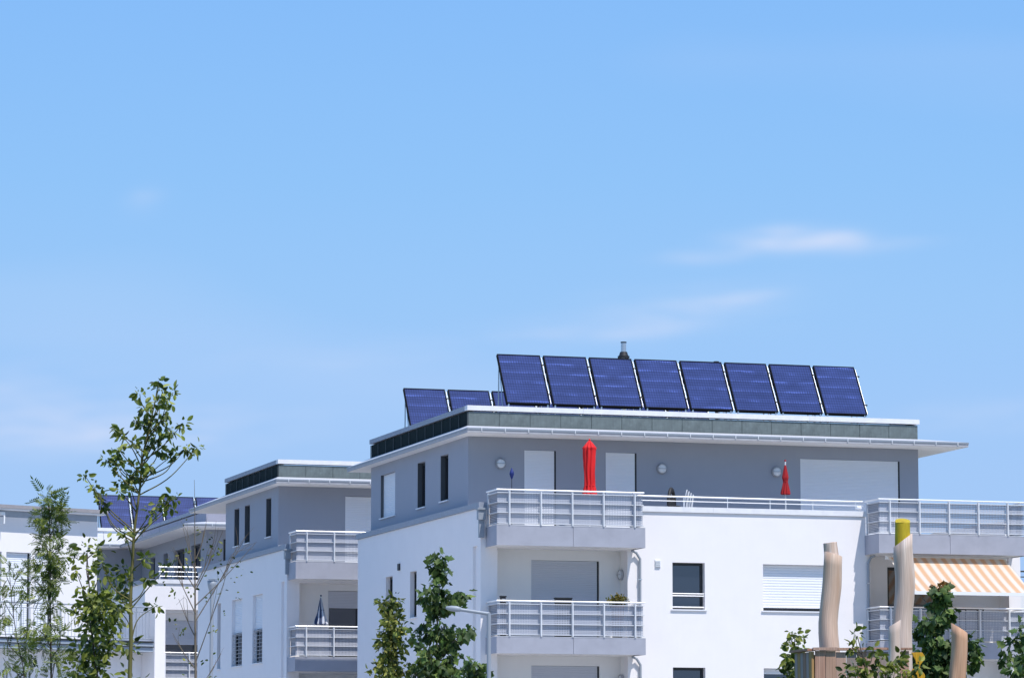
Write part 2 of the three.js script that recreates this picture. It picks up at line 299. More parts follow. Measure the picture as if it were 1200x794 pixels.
function sideCoping(g, D, x = 0) { const n = 5; for (let k = 0; k < n; k++) mesh('wall_coping', bb(x - .05, x + .34, 9.325, 9.475, -D - .05 + k * (D + .05) / n + .003, -D - .05 + (k + 1) * (D + .05) / n - .003), M.copingGrey, g); }
function frontCoping(g, x0, x1) { const n = Math.max(1, Math.round((x1 - x0) / 2.2)); for (let k = 0; k < n; k++) mesh('wall_coping', bb(x0 + k * (x1 - x0) / n + .002, x0 + (k + 1) * (x1 - x0) / n - .002, 9.325, 9.47, -.34, .05), M.coping, g); }
function wallVent(g, x, y, z, w, h) { mesh('wall_vent', [bb(x, x + w, y, y + h, z, z + .02), ...[0, 1, 2, 3].map((i) => bb(x + .01, x + w - .01, y + .02 + i * h / 4.4, y + .035 + i * h / 4.4, z + .021, z + .05))], M.whiteFrame, g); }

// ---------------------------------------------------------------- house with the long collector row
const house1 = tag(group('apartment_house', null, 28.27, 0, -95), 'white apartment house carrying the eight-panel collector row above a grey-blue penthouse', 'building', 'white flat-roofed apartment houses in a row');
{
  const g = house1, W = 15.53, D = 12.75, lo = [[.46, 4.09], [11.07, 15.18]], fl = [5.9, 3.1, .3], ceil = [8.28, 5.46, 2.66];
  const holesF = [], holesL = [[1.05, 1.75, 9, 9]].slice(1);
  for (const [a, b] of lo) for (let i = 0; i < 3; i++) holesF.push([a, b, fl[i], ceil[i]]);
  const win = [[5.36, 6.28, 1.25], [7.95, 9.95, 1.25]];
  for (const [a, b, h] of win) for (const y of [6.73, 3.93]) holesF.push([a, b, y, y + h]);
  // left side, measured from the back
  const lwin = [[D - 9.57, .74], [D - 6.96, .68]];
  for (const [u, w] of lwin) for (const y of [6.74, 3.94]) holesL.push([u, u + w, y, y + 1.29]);
  holesL.push([D - .72, D - .31, .4, 8.34]);
  body(g, { W, D, holesF, holesL, outline: [[.3, 0], [W, 0], [W, 8.74], [10.95, 8.74], [10.95, 9.32], [4.3, 9.32], [4.3, 8.74], [.3, 8.74]] });
  mesh('wall_recess', bb(.07, .16, .4, 8.34, -.72, -.31), M.white, g);
  sideCoping(g, D); frontCoping(g, 4.3, 10.95);
  for (let i = 0; i < 3; i++) {
    const hd = 2.11;
    loggia(g, lo[0][0], lo[0][1], fl[i], ceil[i], .62, [[1.59, 3.5, fl[i] + .002, fl[i] + hd]]);
    windowAt(g, 'front', [1.59, fl[i] + .004, -.62], 1.91, hd - .004, { door: 1, shut: 1, recess: .1, shutterMat: M.shutterGrey, noSill: 1, pitch: .05 });
    loggia(g, lo[1][0], lo[1][1], fl[i], ceil[i], .62, [[11.83, 13.42, fl[i] + .002, fl[i] + hd]]);
    windowAt(g, 'front', [11.83, fl[i] + .004, -.62], 1.59, hd - .004, { door: 1, recess: .1, noSill: 1, mullion: .5, fw: .08 });
    downpipe(g, 4.42, fl[i], ceil[i], .07);
    downpipe(g, 10.99, fl[i] + .01, ceil[i], .06, -.6);
  }
  for (const [y, fh] of [[8.8, .52], [5.89, .43], [3.09, .43]]) { balcony(g, .14, 4.25, y, fh, 1.0); balcony(g, 10.92, 15.3, y, fh, 1.0, { first: .33 }); }
  windowAt(g, 'front', [5.36, 6.73, 0], .92, 1.25, { guard: [.42, .36, .06] }); windowAt(g, 'front', [5.36, 3.93, 0], .92, 1.25);
  windowAt(g, 'front', [7.95, 6.73, 0], 2.0, 1.25, { shut: .93, recess: .23, pitch: .072, frame: M.frame }); windowAt(g, 'front', [7.95, 3.93, 0], 2.0, 1.25, { shut: .12, recess: .23, pitch: .072 });
  for (const [u, w] of lwin) for (const y of [6.74, 3.94]) windowAt(g, 'left', [0, y, -D + u], w, 1.29, { recess: .125 });
  wallVent(g, 4.86, 7.84, .002, .16, .2);
  { const v = mesh('wall_vent', bb(-.05, -.001, 8.14, 8.33, -8.16, -8.0), M.frame, g); v.userData.label = 'small dark vent hood'; }
  hopper(g, .02, 9.28, -.0 + .003);
  // railing along the terrace between the balconies
  const tr = group('terrace_railing', g, 4.3, 9.47, -.1);
  mesh('handrail', rod([0, .285, 0], [6.62, .27, 0], .024, 10), M.tube, tr); mesh('rail', rod([0, .165, 0], [6.62, .155, 0], .012, 8), M.tube, tr);
  for (const x of [.2, 1.43, 2.68, 3.91, 5.15, 6.4]) { const p = mesh('post', rod([x, 0, 0], [x, .28, 0], .012, 8), M.tube, tr); }
  penthouse(g, {
    x0: .3, x1: 13.47, z0: -2.2, z1: -12.4, eave: [1.0, .32, 1.1, 1.6],
    holesF: [[1.89, 2.79, 8.75, 11.1], [4.22, 5.11, 8.75, 11.1], [9.92, 12.9, 8.75, 11.08]],
    holesL: [[12.4 - 11.3, 12.4 - 9.69, 9.85, 11.12], [12.4 - 7.29, 12.4 - 6.48, 9.85, 11.13], [12.4 - 4.92, 12.4 - 4.14, 9.86, 11.13]],
  });
  for (const [x, w, y] of [[1.89, .9, 11.1], [4.22, .89, 11.1], [9.92, 2.98, 11.08]]) windowAt(g, 'front', [x, 8.754, -2.2], w, y - 8.756, { door: 1, shut: 1, recess: .05, noSill: 1, pitch: .04 });
  windowAt(g, 'left', [.3, 9.85, -11.3], 1.61, 1.27, { recess: .15, shut: .999, lining: 1 });
  windowAt(g, 'left', [.3, 9.85, -7.29], .81, 1.28, { recess: .135, lining: 1 }); windowAt(g, 'left', [.3, 9.86, -4.92], .78, 1.27, { recess: .135, lining: 1 });
}
// ---------------------------------------------------------------- second house of the row
const house2 = tag(group('apartment_house', null, 27.39, .05, -113), 'white apartment house with a bare flat roof behind the collector house', 'building', 'white flat-roofed apartment houses in a row');
{
  const g = house2, W = 15.53, D = 12.85, lo = [[.40, 4.05]], fl = [5.95, 3.15, .3], ceil = [8.28, 5.5, 2.66];
  const holesF = [], holesL = [];
  for (const [a, b] of lo) for (let i = 0; i < 3; i++) holesF.push([a, b, fl[i], ceil[i]]);
  const lwin = [[D - 9.79, .5, .17], [D - 7.62, 1.5, 1], [D - 4.62, 1.36, 1]];
  for (const [u, w] of lwin) for (const y of [5.95, 3.15]) holesL.push([u, u + w, y, y + 2.17]);
  holesL.push([D - .72, D - .31, .4, 8.34]);
  body(g, { W, D, holesF, holesL, outline: [[.3, 0], [W, 0], [W, 9.32], [4.3, 9.32], [4.3, 8.74], [.3, 8.74]] });
  mesh('wall_recess', bb(.07, .16, .4, 8.34, -.72, -.31), M.white, g);
  sideCoping(g, D); frontCoping(g, 4.3, W);
  for (let i = 0; i < 3; i++) {
    loggia(g, lo[0][0], lo[0][1], fl[i], ceil[i], .62, [[1.47, 3.4, fl[i] + .002, fl[i] + 2.14]]);
    windowAt(g, 'front', [1.47, fl[i] + .004, -.62], 1.93, 2.13, { door: 1, shut: .25, recess: .1, shutterMat: M.shutterGrey, noSill: 1, pitch: .05, mullion: .5 });
  }
  for (const [y, fh] of [[8.87, .52], [5.96, .43], [3.16, .43]]) balcony(g, .03, 4.2, y, fh, 1.0);
  for (const y of [5.95, 3.15]) {
    windowAt(g, 'left', [0, y, -9.79], .5, 2.17, { recess: .17 });
    windowAt(g, 'left', [0, y, -7.62], 1.5, 2.17, { recess: .16, shut: .5, mullion: .45, lattice: 1 });
    windowAt(g, 'left', [0, y, -4.62], 1.36, 2.17, { recess: .16, shut: .5, mullion: .45, lattice: 1 });
  }
  hopper(g, .02, 9.28, .003);
  penthouse(g, {
    x0: .19, x1: 13.4, z0: -2.0, z1: -9.5, eave: [1.0, .32, 1.1, 4.4], holesF: [[2.36, 3.3, 8.75, 11.16]],
    holesL: [[9.5 - 8.22, 9.5 - 7.5, 9.92, 11.15], [9.5 - 6.7, 9.5 - 5.96, 9.92, 11.15], [9.5 - 3.68, 9.5 - 2.98, 9.92, 11.15]],
  });
  windowAt(g, 'front', [2.36, 8.754, -2.0], .94, 2.4, { door: 1, shut: 1, recess: .05, noSill: 1, pitch: .055 });
  for (const [z, w] of [[-8.22, .72], [-6.7, .74], [-3.68, .7]]) windowAt(g, 'left', [.19, 9.92, z], w, 1.23, { recess: .135, lining: 1 });
}
// ---------------------------------------------------------------- third house with a side terrace, and its wing
const house3 = tag(group('apartment_house', null, 26.7, 0, -131.5), 'farthest house of the row, with a long side terrace under wide eaves', 'building', 'white flat-roofed apartment houses in a row');
{
  const g = house3, W = 15, D = 13.74, holesF = [[.25 + .2, 4.2, 5.9, 8.4], [.45, 4.2, 3.1, 5.5]];
  body(g, { W, D, holesF, holesL: [], outline: [[.3, 0], [W, 0], [W, 9.32], [.3, 9.32]] });
  sideCoping(g, D); frontCoping(g, .36, W);
  for (const y of [5.9, 3.1]) { loggia(g, .45, 4.2, y, y + 2.4, .62, [[.7, 3.2, y + .002, y + 2.15]]); windowAt(g, 'front', [.7, y + .004, -.62], 2.5, 2.14, { door: 1, shut: .4, recess: .1, noSill: 1, shutterMat: M.shutterGrey, mullion: .5 }); balcony(g, .2, 4.3, y, .43, 1.0); }
  const tr = group('terrace_railing', g, .3, 9.47, -.1);
  mesh('handrail', rod([.2, .45, 0], [8, .45, 0], .026, 10), M.tube, tr); for (const y of [.12, .28]) mesh('rail', rod([.2, y, 0], [8, y, 0], .014, 8), M.tube, tr);
  for (let x = .25; x < 8; x += 1.2) mesh('post', rod([x, 0, 0], [x, .45, 0], .018, 8), M.tube, tr);
  penthouse(g, { sideClad: M.sideClad, clad: M.sideClad, x0: 2.65, x1: 14, z0: -2.1, z1: -13.73, eave: [1.0, 1.05, 1.1, .02], holesF: [[3.3, 4.4, 8.75, 11.1]], holesL: [[13.73 - 12.2, 13.73 - 11.2, 9.3, 11.0], [13.73 - 9.6, 13.73 - 8.8, 9.6, 11.0], [13.73 - 7.6, 13.73 - 5.8, 8.8, 11.0], [13.73 - 4.6, 13.73 - 3.0, 8.8, 11.0]] });
  windowAt(g, 'front', [3.3, 8.754, -2.1], 1.1, 2.34, { door: 1, recess: .1, noSill: 1 });
  windowAt(g, 'left', [2.65, 9.3, -12.2], 1, 1.7, { recess: .16 }); windowAt(g, 'left', [2.65, 9.6, -9.6], .8, 1.4, { recess: .16 });
  for (const [z, w] of [[-7.6, 1.8], [-4.6, 1.6]]) windowAt(g, 'left', [2.65, 8.804, z], w, 2.19, { door: 1, recess: .14, noSill: 1, mullion: .5 });
  mesh('stair_head', bb(4.1, 6.4, 12.0, 12.95, -4.4, -2.6), M.white, g);
}
const wing = tag(group('apartment_wing', null, 14, 0, -145.25), 'grey-blue rear wing at the end of the row, collectors above its white roof edge', 'building');
{
  const g = wing;
  body(g, { W: 16, D: 12, holesF: [], holesL: [], yL: 8.7, outline: [[.3, 0], [16, 0], [16, 8.69], [.3, 8.69]] });
  penthouse(g, { clad: M.coping, x0: .02, x1: 15.55, z0: -.03, z1: -11.9, y0: 8.735, eave: [1.0, .4, .01, .6], holesF: [[11.5, 12.6, 8.85, 11.0]] });
  windowAt(g, 'front', [11.5, 8.854, -.03], 1.1, 2.14, { door: 1, shut: 1, recess: .06, noSill: 1 });
}
// ---------------------------------------------------------------- turned white house behind the young trees
const house4 = tag(group('balcony_house', null, 19.72, 0, -103.88, 22 * Math.PI / 180), 'white house with a thin grey roof edge and a balcony of upright bars', 'building');
{
  const g = house4, L = 12;
  const holes = [[-5.0, -3.1, 6.0, 8.43], [-2.95, -2.17, 6.0, 8.43], [-2.03, -1.5, 6.0, 8.43]];
  mesh('wall', wallGeo([[-L, 0], [0, 0], [0, 9.39], [-L, 9.39]], holes, .3), M.white, g);
  mesh('wall', bb(-L, -L + .3, 0, 9.39, -5, -.302), M.white, g); mesh('wall', bb(-.3, 0, 0, 9.39, -5, -.302), M.white, g); mesh('wall', bb(-L + .302, -.302, 0, 9.39, -5, -4.7), M.white, g);
  mesh('upper_cladding', bb(-L, 0, 9.395, 9.56, -5, -.01), M.cladBlue, g);
  mesh('roof', bb(-L - .3, .12, 9.565, 9.60, -5.3, .33), M.soffit, g); 
  const n = 6; for (let k = 0; k < n; k++) mesh('roof_edge', bb(-L - .3 + k * (L + .42) / n + .002, -L - .3 + (k + 1) * (L + .42) / n - .002, 9.602, 9.70, -5.3, .36), M.roofEdge, g);
  for (const [a, b] of holes) windowAt(g, 'front', [a, 6.002, 0], b - a, 2.424, { door: 1, shut: 1, recess: .14, noSill: 1, pitch: .06, frame: M.whiteFrame });
  mesh('balcony_slab', bb(-L, 1.3, 5.74, 5.98, .003, 1.5), M.cladBlue, g);
  mesh('balcony_edge', [bb(-L, .9, 5.99, 6.03, 1.3, 1.53), bb(-L, .9, 5.86, 5.885, 1.502, 1.55)], M.frame, g);
  mesh('end_wall', bb(.92, 1.27, 0, 6.98, -.2, 1.56), M.white, g);
  mesh('lower_wall', bb(-L, .918, 0, 5.735, .62, .9), M.white, g);
  const rg = group('balcony_railing', g, 0, 6.0, 1.42);
  mesh('handrail', rod([-L, .97, 0], [.9, .97, 0], .02, 8), M.pipe, rg); mesh('rail', rod([-L, .84, 0], [.9, .84, 0], .012, 8), M.pipe, rg); mesh('rail', rod([-L, .1, 0], [.9, .1, 0], .012, 8), M.pipe, rg);
  for (let x = -L; x < 1; x += 1.24) mesh('post', rod([x, 0, 0], [x, .97, 0], .02, 8), M.pipe, rg);
  for (let x = -6; x < .85; x += .11) mesh('baluster', rod([x, .1, 0], [x, .84, 0], .006, 5), M.pipe, rg);
  mesh('wall_box', bb(-1.12, -.95, 5.0, 5.55, .902, 1.0), M.cladBlue, g);
  mesh('security_light', [bb(-3.3, -3.16, 9.42, 9.5, .0, .25), bb(-3.2, -3.16, 9.18, 9.42, .21, .25)], M.whiteFrame, g);
}
// ---------------------------------------------------------------- far house seen past the right end
const house5 = tag(group('far_house', null, 57.45, 0, -125), 'distant white house showing beyond the right end of the collector house', 'building');
{
  const g = house5;
  body(g, { W: 14, D: 11, holesF: [[.4, 4, 5.9, 8.3], [.4, 4, 3.1, 5.5]], holesL: [], outline: [[.3, 0], [14, 0], [14, 9.32], [.3, 9.32]] });
  sideCoping(g, 11); frontCoping(g, .36, 14);
  for (const y of [5.9, 3.1]) { loggia(g, .4, 4, y, y + 2.4, .62, [[.8, 3, y + .002, y + 2.1]]); windowAt(g, 'front', [.8, y + .004, -.62], 2.2, 2.09, { door: 1, recess: .1, noSill: 1, mullion: .5 }); balcony(g, .1, 4.2, y, .43, 1.0); }
  const tr = group('terrace_railing', g, 0, 9.475, -.12); mesh('handrail', rod([0, .45, 0], [14, .45, 0], .03, 8), M.frame, tr); mesh('rail', rod([0, .25, 0], [14, .25, 0], .02, 8), M.frame, tr); for (let x = .1; x < 14; x += 1.3) mesh('post', rod([x, 0, 0], [x, .45, 0], .02, 6), M.frame, tr);
}

// ---------------------------------------------------------------- solar collectors
const TILT = 57 * Math.PI / 180;
function collector(foot) {                   // origin: lower left corner of the frame; leans back from there
  const g = new THREE.Group(), w = 1.25, l = 1.745, c = Math.cos(TILT), s = Math.sin(TILT), lean = (geo) => geo.rotateX(TILT - Math.PI / 2);
  const f = .03, dp = .09;                   // lying frame: x across, y up the slope, z out of the glass
  mesh('frame', [bb(0, f, 0, l, -dp, .006), bb(w - f, w, 0, l, -dp, .006), bb(f, w - f, 0, f, -dp, .006), bb(f, w - f, l - f, l, -dp, .006), bb(f, w - f, f, l - f, -dp, -dp + .01)].map(lean), M.collectorFrame, g);
  const ab = bb(f + .001, w - f - .001, f + .001, l - f - .001, -.03, -.004), uv = ab.attributes.uv; for (let i = 0; i < uv.count; i++) uv.setXY(i, uv.getX(i) / 1.25, uv.getY(i) / 1.745);
  mesh('absorber_glass', lean(ab), M.absorber, g);
  for (const u of [.22, .82]) mesh('pipe_joint', lean(rod([w - .02, l * u, -.045], [w + .11, l * u, -.045], .022, 8)), M.black, g);
  const top = (t) => [t * l * c, t * l * s];
  for (const x of [.06, w - .06]) {
    const [bk, up] = top(.93);
    mesh('rear_strut', [rod([x, up - .04, -bk - .08], [x, -foot, -bk - .12], .018, 8), rod([x, up - .06, -bk - .06], [x, -foot, -bk * .52], .014, 8)], M.galv, g);
    mesh('foot', [bb(x - .02, x + .02, -foot, .02, -.05, -.02), bb(x - .03, x + .03, -foot, -foot + .04, -bk - .2, .05)], M.galv, g);
  }
  mesh('side_rail', lean(rod([w + .045, .05, -.05], [w + .045, l - .05, -.05], .014, 8)), M.galv, g);
  return g;
}
const nth = ['first', 'second', 'third', 'fourth', 'fifth', 'sixth', 'seventh', 'eighth'];
const absorbers = [M.absorber, ...[.37, .71, .13].map((o, i) => { const m = M.absorber.clone(); m.map = absorbT.clone(); m.map.offset.set(o, o * .6); m.map.needsUpdate = true; m.color.multiplyScalar(1 + (i - 1) * .05); return m; })];
function collectorRow(n, x, y, z, pitch, roofY, label, grp, mats = absorbers) {
  const first = collector(y - roofY); first.name = numbered('solar_collector'); first.position.set(x, y, z); scene.add(first); tag(first, label(nth[0]), 'solar panel', grp);
  const glaze = (o, k) => { o.children.find((c) => c.name === 'absorber_glass').material = mats[k % mats.length]; }; glaze(first, 0);
  for (let k = 1; k < n; k++) glaze(copy(first, x + k * pitch, y - k * .001, z, label(nth[k])), k);
}
collectorRow(8, 30.0, 12.49, -98.3, 1.345, 11.92, (k) => `${k} blue solar collector from the dark-clad roof side, in the row of eight`, 'collectors of the front roof row');
collectorRow(7, 28.95, 12.13, -104.25, 1.345, 11.92, (k) => `${k} blue solar collector from the dark-clad roof side, in the row behind`, 'collectors of the rear roof row');
collectorRow(5, 28.45, 12.48, -149.0, 1.345, 11.92, (k) => `${k} collector on the rear wing roof, counted away from the turned white house`, 'collectors on the rear wing roof');
{ const g = tag(group('roof_flue', null, 34.31, 11.9, -101), 'grey metal flue with a black collar sticking up behind the collectors', 'flue');
  mesh('pipe', rod([0, 0, 0], [0, 2.73, 0], .075, 16), M.galv, g); mesh('collar', [rod([0, 2.28, 0], [0, 2.34, 0], .17, 16), rod([0, 2.34, 0], [0, 2.46, 0], .14, 16, .1)], M.black, g); mesh('cap', rod([0, 2.72, 0], [0, 2.75, 0], .085, 16), M.black, g); }
{ const g = tag(group('roof_vent', null, 37.2, 11.9, -101.2), 'short black vent pipe peeping over the collectors', 'vent pipe'); mesh('pipe', rod([0, 0, 0], [0, 2.25, 0], .05, 12), M.black, g); mesh('cap', rod([0, 2.25, 0], [0, 2.31, 0], .08, 12), M.black, g); }

// ---------------------------------------------------------------- things on terraces and balconies
function wallLamp(x, y, z, label, turn = 0) {
  const g = tag(group('wall_lamp', null, x, y, z, turn), label, 'wall lamp', 'round lamps on the walls'), r = .145;
  const ring = new THREE.LatheGeometry([[r * .86, 0], [r, 0], [r, .05], [r * .94, .075], [r * .86, .07]].map((p) => new THREE.Vector2(...p)), 32).rotateX(Math.PI / 2);
  mesh('ring', ring, M.lampRing, g);
  mesh('diffuser', new THREE.LatheGeometry([[0, .1], [r * .4, .096], [r * .7, .08], [r * .87, .055], [r * .87, .01]].map((p) => new THREE.Vector2(...p)).reverse(), 32).rotateX(Math.PI / 2), M.lampGlass, g);
  mesh('cross_bar', bx(r * 1.8, .018, .02, 0, 0, .1), M.lampRing, g);
}
wallLamp(29.48, 10.71, -97.195, 'round wall lamp on grey-blue wall beside the blue garden stake');
wallLamp(34.11, 10.69, -97.195, 'round wall lamp on grey-blue wall above the dark garden chair');
wallLamp(37.48, 10.69, -97.195, 'round wall lamp beside the small dark red parasol');
wallLamp(32.355, 7.65, -95.45, 'round lamp on the loggia side wall above the flower pot', -Math.PI / 2);
wallLamp(32.355, 4.85, -95.45, 'round lamp on the side wall of the loggia below the flower pot', -Math.PI / 2);
function closedParasol(name, label, pos, base, h0, h1, R, mat, mat2, tieAt, prof, folds = 9) {
  const g = tag(group(name, null, pos[0], base, pos[1]), label, 'parasol');
  mesh('pole', rod([0, 0, 0], [0, h1 - base - .01, 0], .02, 8), M.rail, g);
  mesh('stand', rod([0, 0, 0], [0, .07, 0], .26, 24, .22), M.black, g);
  const rings = 48, seg = 54, P = [], C = [], I = []; const H0 = h0 - base, H1 = h1 - base;
  for (let i = 0; i <= rings; i++) for (let k = 0; k <= seg; k++) {
    const t = i / rings, a = k / seg * Math.PI * 2; let r = R * prof(t);
    const fold = 1 + .22 * Math.sin(a * folds + t * 1.6 + .5 * Math.sin(t * 11)) * (1 - t * .35) + .08 * Math.sin(a * 4 + t * 9);
    P.push(Math.cos(a) * r * fold, H0 + t * (H1 - H0) + (i ? 0 : .02 * Math.sin(a * folds)), Math.sin(a) * r * fold);
    const m = mat2 && Math.sin(a * folds) > 0 ? mat2 : mat; C.push(m.color.r, m.color.g, m.color.b);
    if (i && k) { const o = i * (seg + 1) + k, b = o - seg - 1; I.push(b - 1, o - 1, b, o - 1, o, b); }
  }
  const geo = new THREE.BufferGeometry(); geo.setAttribute('position', new THREE.Float32BufferAttribute(P, 3)); geo.setAttribute('color', new THREE.Float32BufferAttribute(C, 3)); geo.setIndex(I); geo.computeVertexNormals();
  mesh('canopy', geo, new THREE.MeshStandardMaterial({ vertexColors: true, roughness: .8, side: THREE.DoubleSide }), g);
  const ty = H0 + tieAt * (H1 - H0); mesh('tie', new THREE.TorusGeometry(R * prof(tieAt) * 1.02, .012, 6, 24).rotateX(Math.PI / 2).translate(0, ty, 0), mat, g);
  mesh('finial', new THREE.SphereGeometry(.03, 10, 8).translate(0, H1 + .01, 0), mat, g);
  return g;
}
closedParasol('red_parasol', 'tall bright red closed parasol on the terrace behind the balcony railing', [31.63, -96], 8.74, 9.82, 11.3, .165, M.red, null, .17, (t) => t < .17 ? 1.02 - .26 * t / .17 : t < .83 ? .76 + .16 * (t - .17) / .66 : t < .85 ? .92 + .13 * (t - .83) / .02 : Math.max(.05, 1.05 * Math.pow((1 - t) / .15, .75)));
closedParasol('red_parasol', 'small dark red closed parasol beside the wide white shutter', [37.28, -96], 8.74, 9.97, 10.88, .1, M.redDark, null, .38, (t) => t < .38 ? 1.15 - .55 * t / .38 : t < .5 ? .6 + .2 * (t - .38) / .12 : Math.max(.06, .8 * (1 - (t - .5) / .5)));
closedParasol('striped_parasol', 'blue and white striped closed parasol in the loggia of the bare-roofed house', [28.41, -112.75], 5.95, 7.05, 7.92, .17, std([.03, .05, .12], .8), std([.6, .62, .68], .8), .5, (t) => Math.max(.06, 1.05 - t * 1.0), 6);
{ const g = tag(group('garden_stake', null, 29.22, 8.8, -95.3), 'thin garden stake with a blue bud-shaped top behind the balcony corner', 'garden stake');
  mesh('stick', rod([0, 0, 0], [0, 1.4, 0], .009, 6), M.black, g);
  mesh('bud', planar(new THREE.LatheGeometry([[0, 1.30], [.03, 1.36], [.065, 1.46], [.055, 1.52], [.02, 1.6], [0, 1.64]].map((p) => new THREE.Vector2(...p)), 6)), M.blue, g); }
{ const g = tag(group('garden_chair', null, 34.24, 8.74, -96.2, .9), 'dark garden chair with curved arms on the terrace', 'chair');
  const back = new THREE.TorusGeometry(.3, .05, 8, 20, Math.PI * 1.0).scale(.85, 1.5, 1).translate(0, .85, -.2);
  mesh('backrest', [planar(back), bb(-.24, .24, .5, 1.12, -.225, -.175)], M.black, g); mesh('seat', bb(-.27, .27, .42, .47, -.24, .28), M.black, g);
  for (const s of [-1, 1]) { mesh('armrest', planar(new THREE.TorusGeometry(.2, .028, 8, 16, Math.PI).scale(1.2, 1, 1).rotateY(Math.PI / 2).translate(s * .29, .62, .03)), M.black, g); for (const z of [-.2, .24]) mesh('leg', rod([s * .25, 0, z], [s * .25, .43, z], .02, 6), M.black, g); } }
{ const g = tag(group('folded_lounger', null, 34.45, 8.74, -96.0, .5), 'white folded lounger frame leaning beside the dark garden chair', 'lounger');
  for (let k = 0; k < 4; k++) mesh('hoop', planar(new THREE.TorusGeometry(.34, .011, 6, 24, Math.PI).scale(.32, 1.5 - k * .13, 1).rotateY(.5 + k * .12).rotateZ(-.18).translate(k * .045 - .08, .78, -.05 + k * .04)), M.rail, g);
  mesh('base_bar', [rod([-.18, .05, 0], [.18, .05, .02], .014, 6), rod([-.12, .05, 0], [-.14, .8, 0], .011, 6), rod([.1, .05, .02], [.08, .8, .05], .011, 6)], M.rail, g); }
function leafQuad(l, w) {
  const o = [[0, 0], [.72, .2], [1, .45], [.78, .72], [.3, .92], [0, 1], [-.3, .92], [-.78, .72], [-1, .45], [-.72, .2]], P = [0, l * .48, -.03 * l]; for (const [x, y] of o) P.push(x * w, y * l, Math.abs(x) * .12 * l - y * y * .10 * l);
  const I = []; for (let i = 0; i < o.length; i++) I.push(0, 1 + i, 1 + (i + 1) % o.length); const g = new THREE.BufferGeometry(); g.setAttribute('position', new THREE.Float32BufferAttribute(P, 3)); g.setIndex(I); return g;
}
const leafMat = (t = .35) => new THREE.MeshPhysicalMaterial({ color: 0xffffff, vertexColors: true, roughness: .62, transmission: t, thickness: 0, side: THREE.DoubleSide, specularIntensity: .6 });
const LEAF = leafMat(.42);
// many small leaf faces as one crown: spots [x, y, z, spread], each with its own twig-ward lean
function leaves(spots, per, shape, size, palette, droop = .3) {
  const P = [], C = [], I = [], sp = shape.attributes.position, si = shape.index, q = new THREE.Quaternion(), v = V(0, 0, 0);
  for (const [x, y, z, r] of spots) for (let k = 0; k < per; k++) {
    const ox = gauss() * r, oy = gauss() * r, oz = gauss() * r, s = size * rr(.5, 1.4), base = P.length / 3;
    const dir = V(ox + gauss() * r * .8, oy + gauss() * r * .8 - droop * r, oz + gauss() * r * .8).normalize();
    q.setFromUnitVectors(V(0, 1, 0), dir); q.multiply(new THREE.Quaternion().setFromAxisAngle(V(0, 1, 0), rr(0, 6.28)));
    const c = palette[Math.floor(rnd() * palette.length)], f = rr(.65, 1.35);
    for (let i = 0; i < sp.count; i++) { v.fromBufferAttribute(sp, i).multiplyScalar(s).applyQuaternion(q); P.push(x + ox + v.x, y + oy + v.y, z + oz + v.z); C.push(c[0] * f, c[1] * f, c[2] * f); }
    for (let i = 0; i < si.count; i++) I.push(base + si.getX(i));
  }
  const g = new THREE.BufferGeometry(); g.setAttribute('position', new THREE.Float32BufferAttribute(P, 3)); g.setAttribute('color', new THREE.Float32BufferAttribute(C, 3)); g.setIndex(I); g.computeVertexNormals(); return g;
}
{ const g = tag(group('flower_pot', null, 31.9, 5.9, -94.5), 'potted plant with yellow flowers behind the lower balcony railing', 'plant pot');
  mesh('pot', planar(new THREE.LatheGeometry([[0, 0], [.13, 0], [.18, .78], [.2, .80], [.2, .86], [.16, .86], [.15, .8], [0, .8]].map((p) => new THREE.Vector2(...p)), 24)), std([.16, .07, .04], .8), g);
  const f = mesh('foliage', leaves([...Array(34)].map(() => [gauss() * .2, 1.02 + gauss() * .11, gauss() * .15, .06]), 16, leafQuad(1, .3), .06, [[.10, .13, .02], [.22, .19, .02], [.38, .26, .02], [.06, .08, .02], [.3, .24, .08]], 0), LEAF, g); f.userData.kind = 'stuff'; }
function darkPlanter(x, w, h, label) { const g = tag(group('balcony_box', null, x, 5.9, -94.45), label, 'box', null); mesh('box', [bb(0, w, 0, h, -.14, 0), bb(-.015, w + .015, h, h + .03, -.155, .015)], M.black, g); mesh('band', bb(.005, w - .005, h * .93, h * .955, .001, .006), M.pipe, g); }
darkPlanter(28.68, .12, 1.05, 'narrow dark box standing at the left end of the lower balcony');
darkPlanter(30.18, .44, 1.03, 'wide dark chair back behind the middle of the lower balcony railing');
{ const g = tag(group('terrace_spotlight', null, 39.05, 9.472, -95.05), 'small white spotlight on the wall coping beside the right balcony', 'spotlight'); mesh('stem', rod([0, 0, 0], [0, .05, 0], .015, 8), M.rail, g); mesh('head', planar(new THREE.LatheGeometry([[0, 0], [.07, .01], [.085, .05], [.04, .11], [0, .12]].map((p) => new THREE.Vector2(...p)), 16).translate(0, .04, 0)), M.shutter, g); }
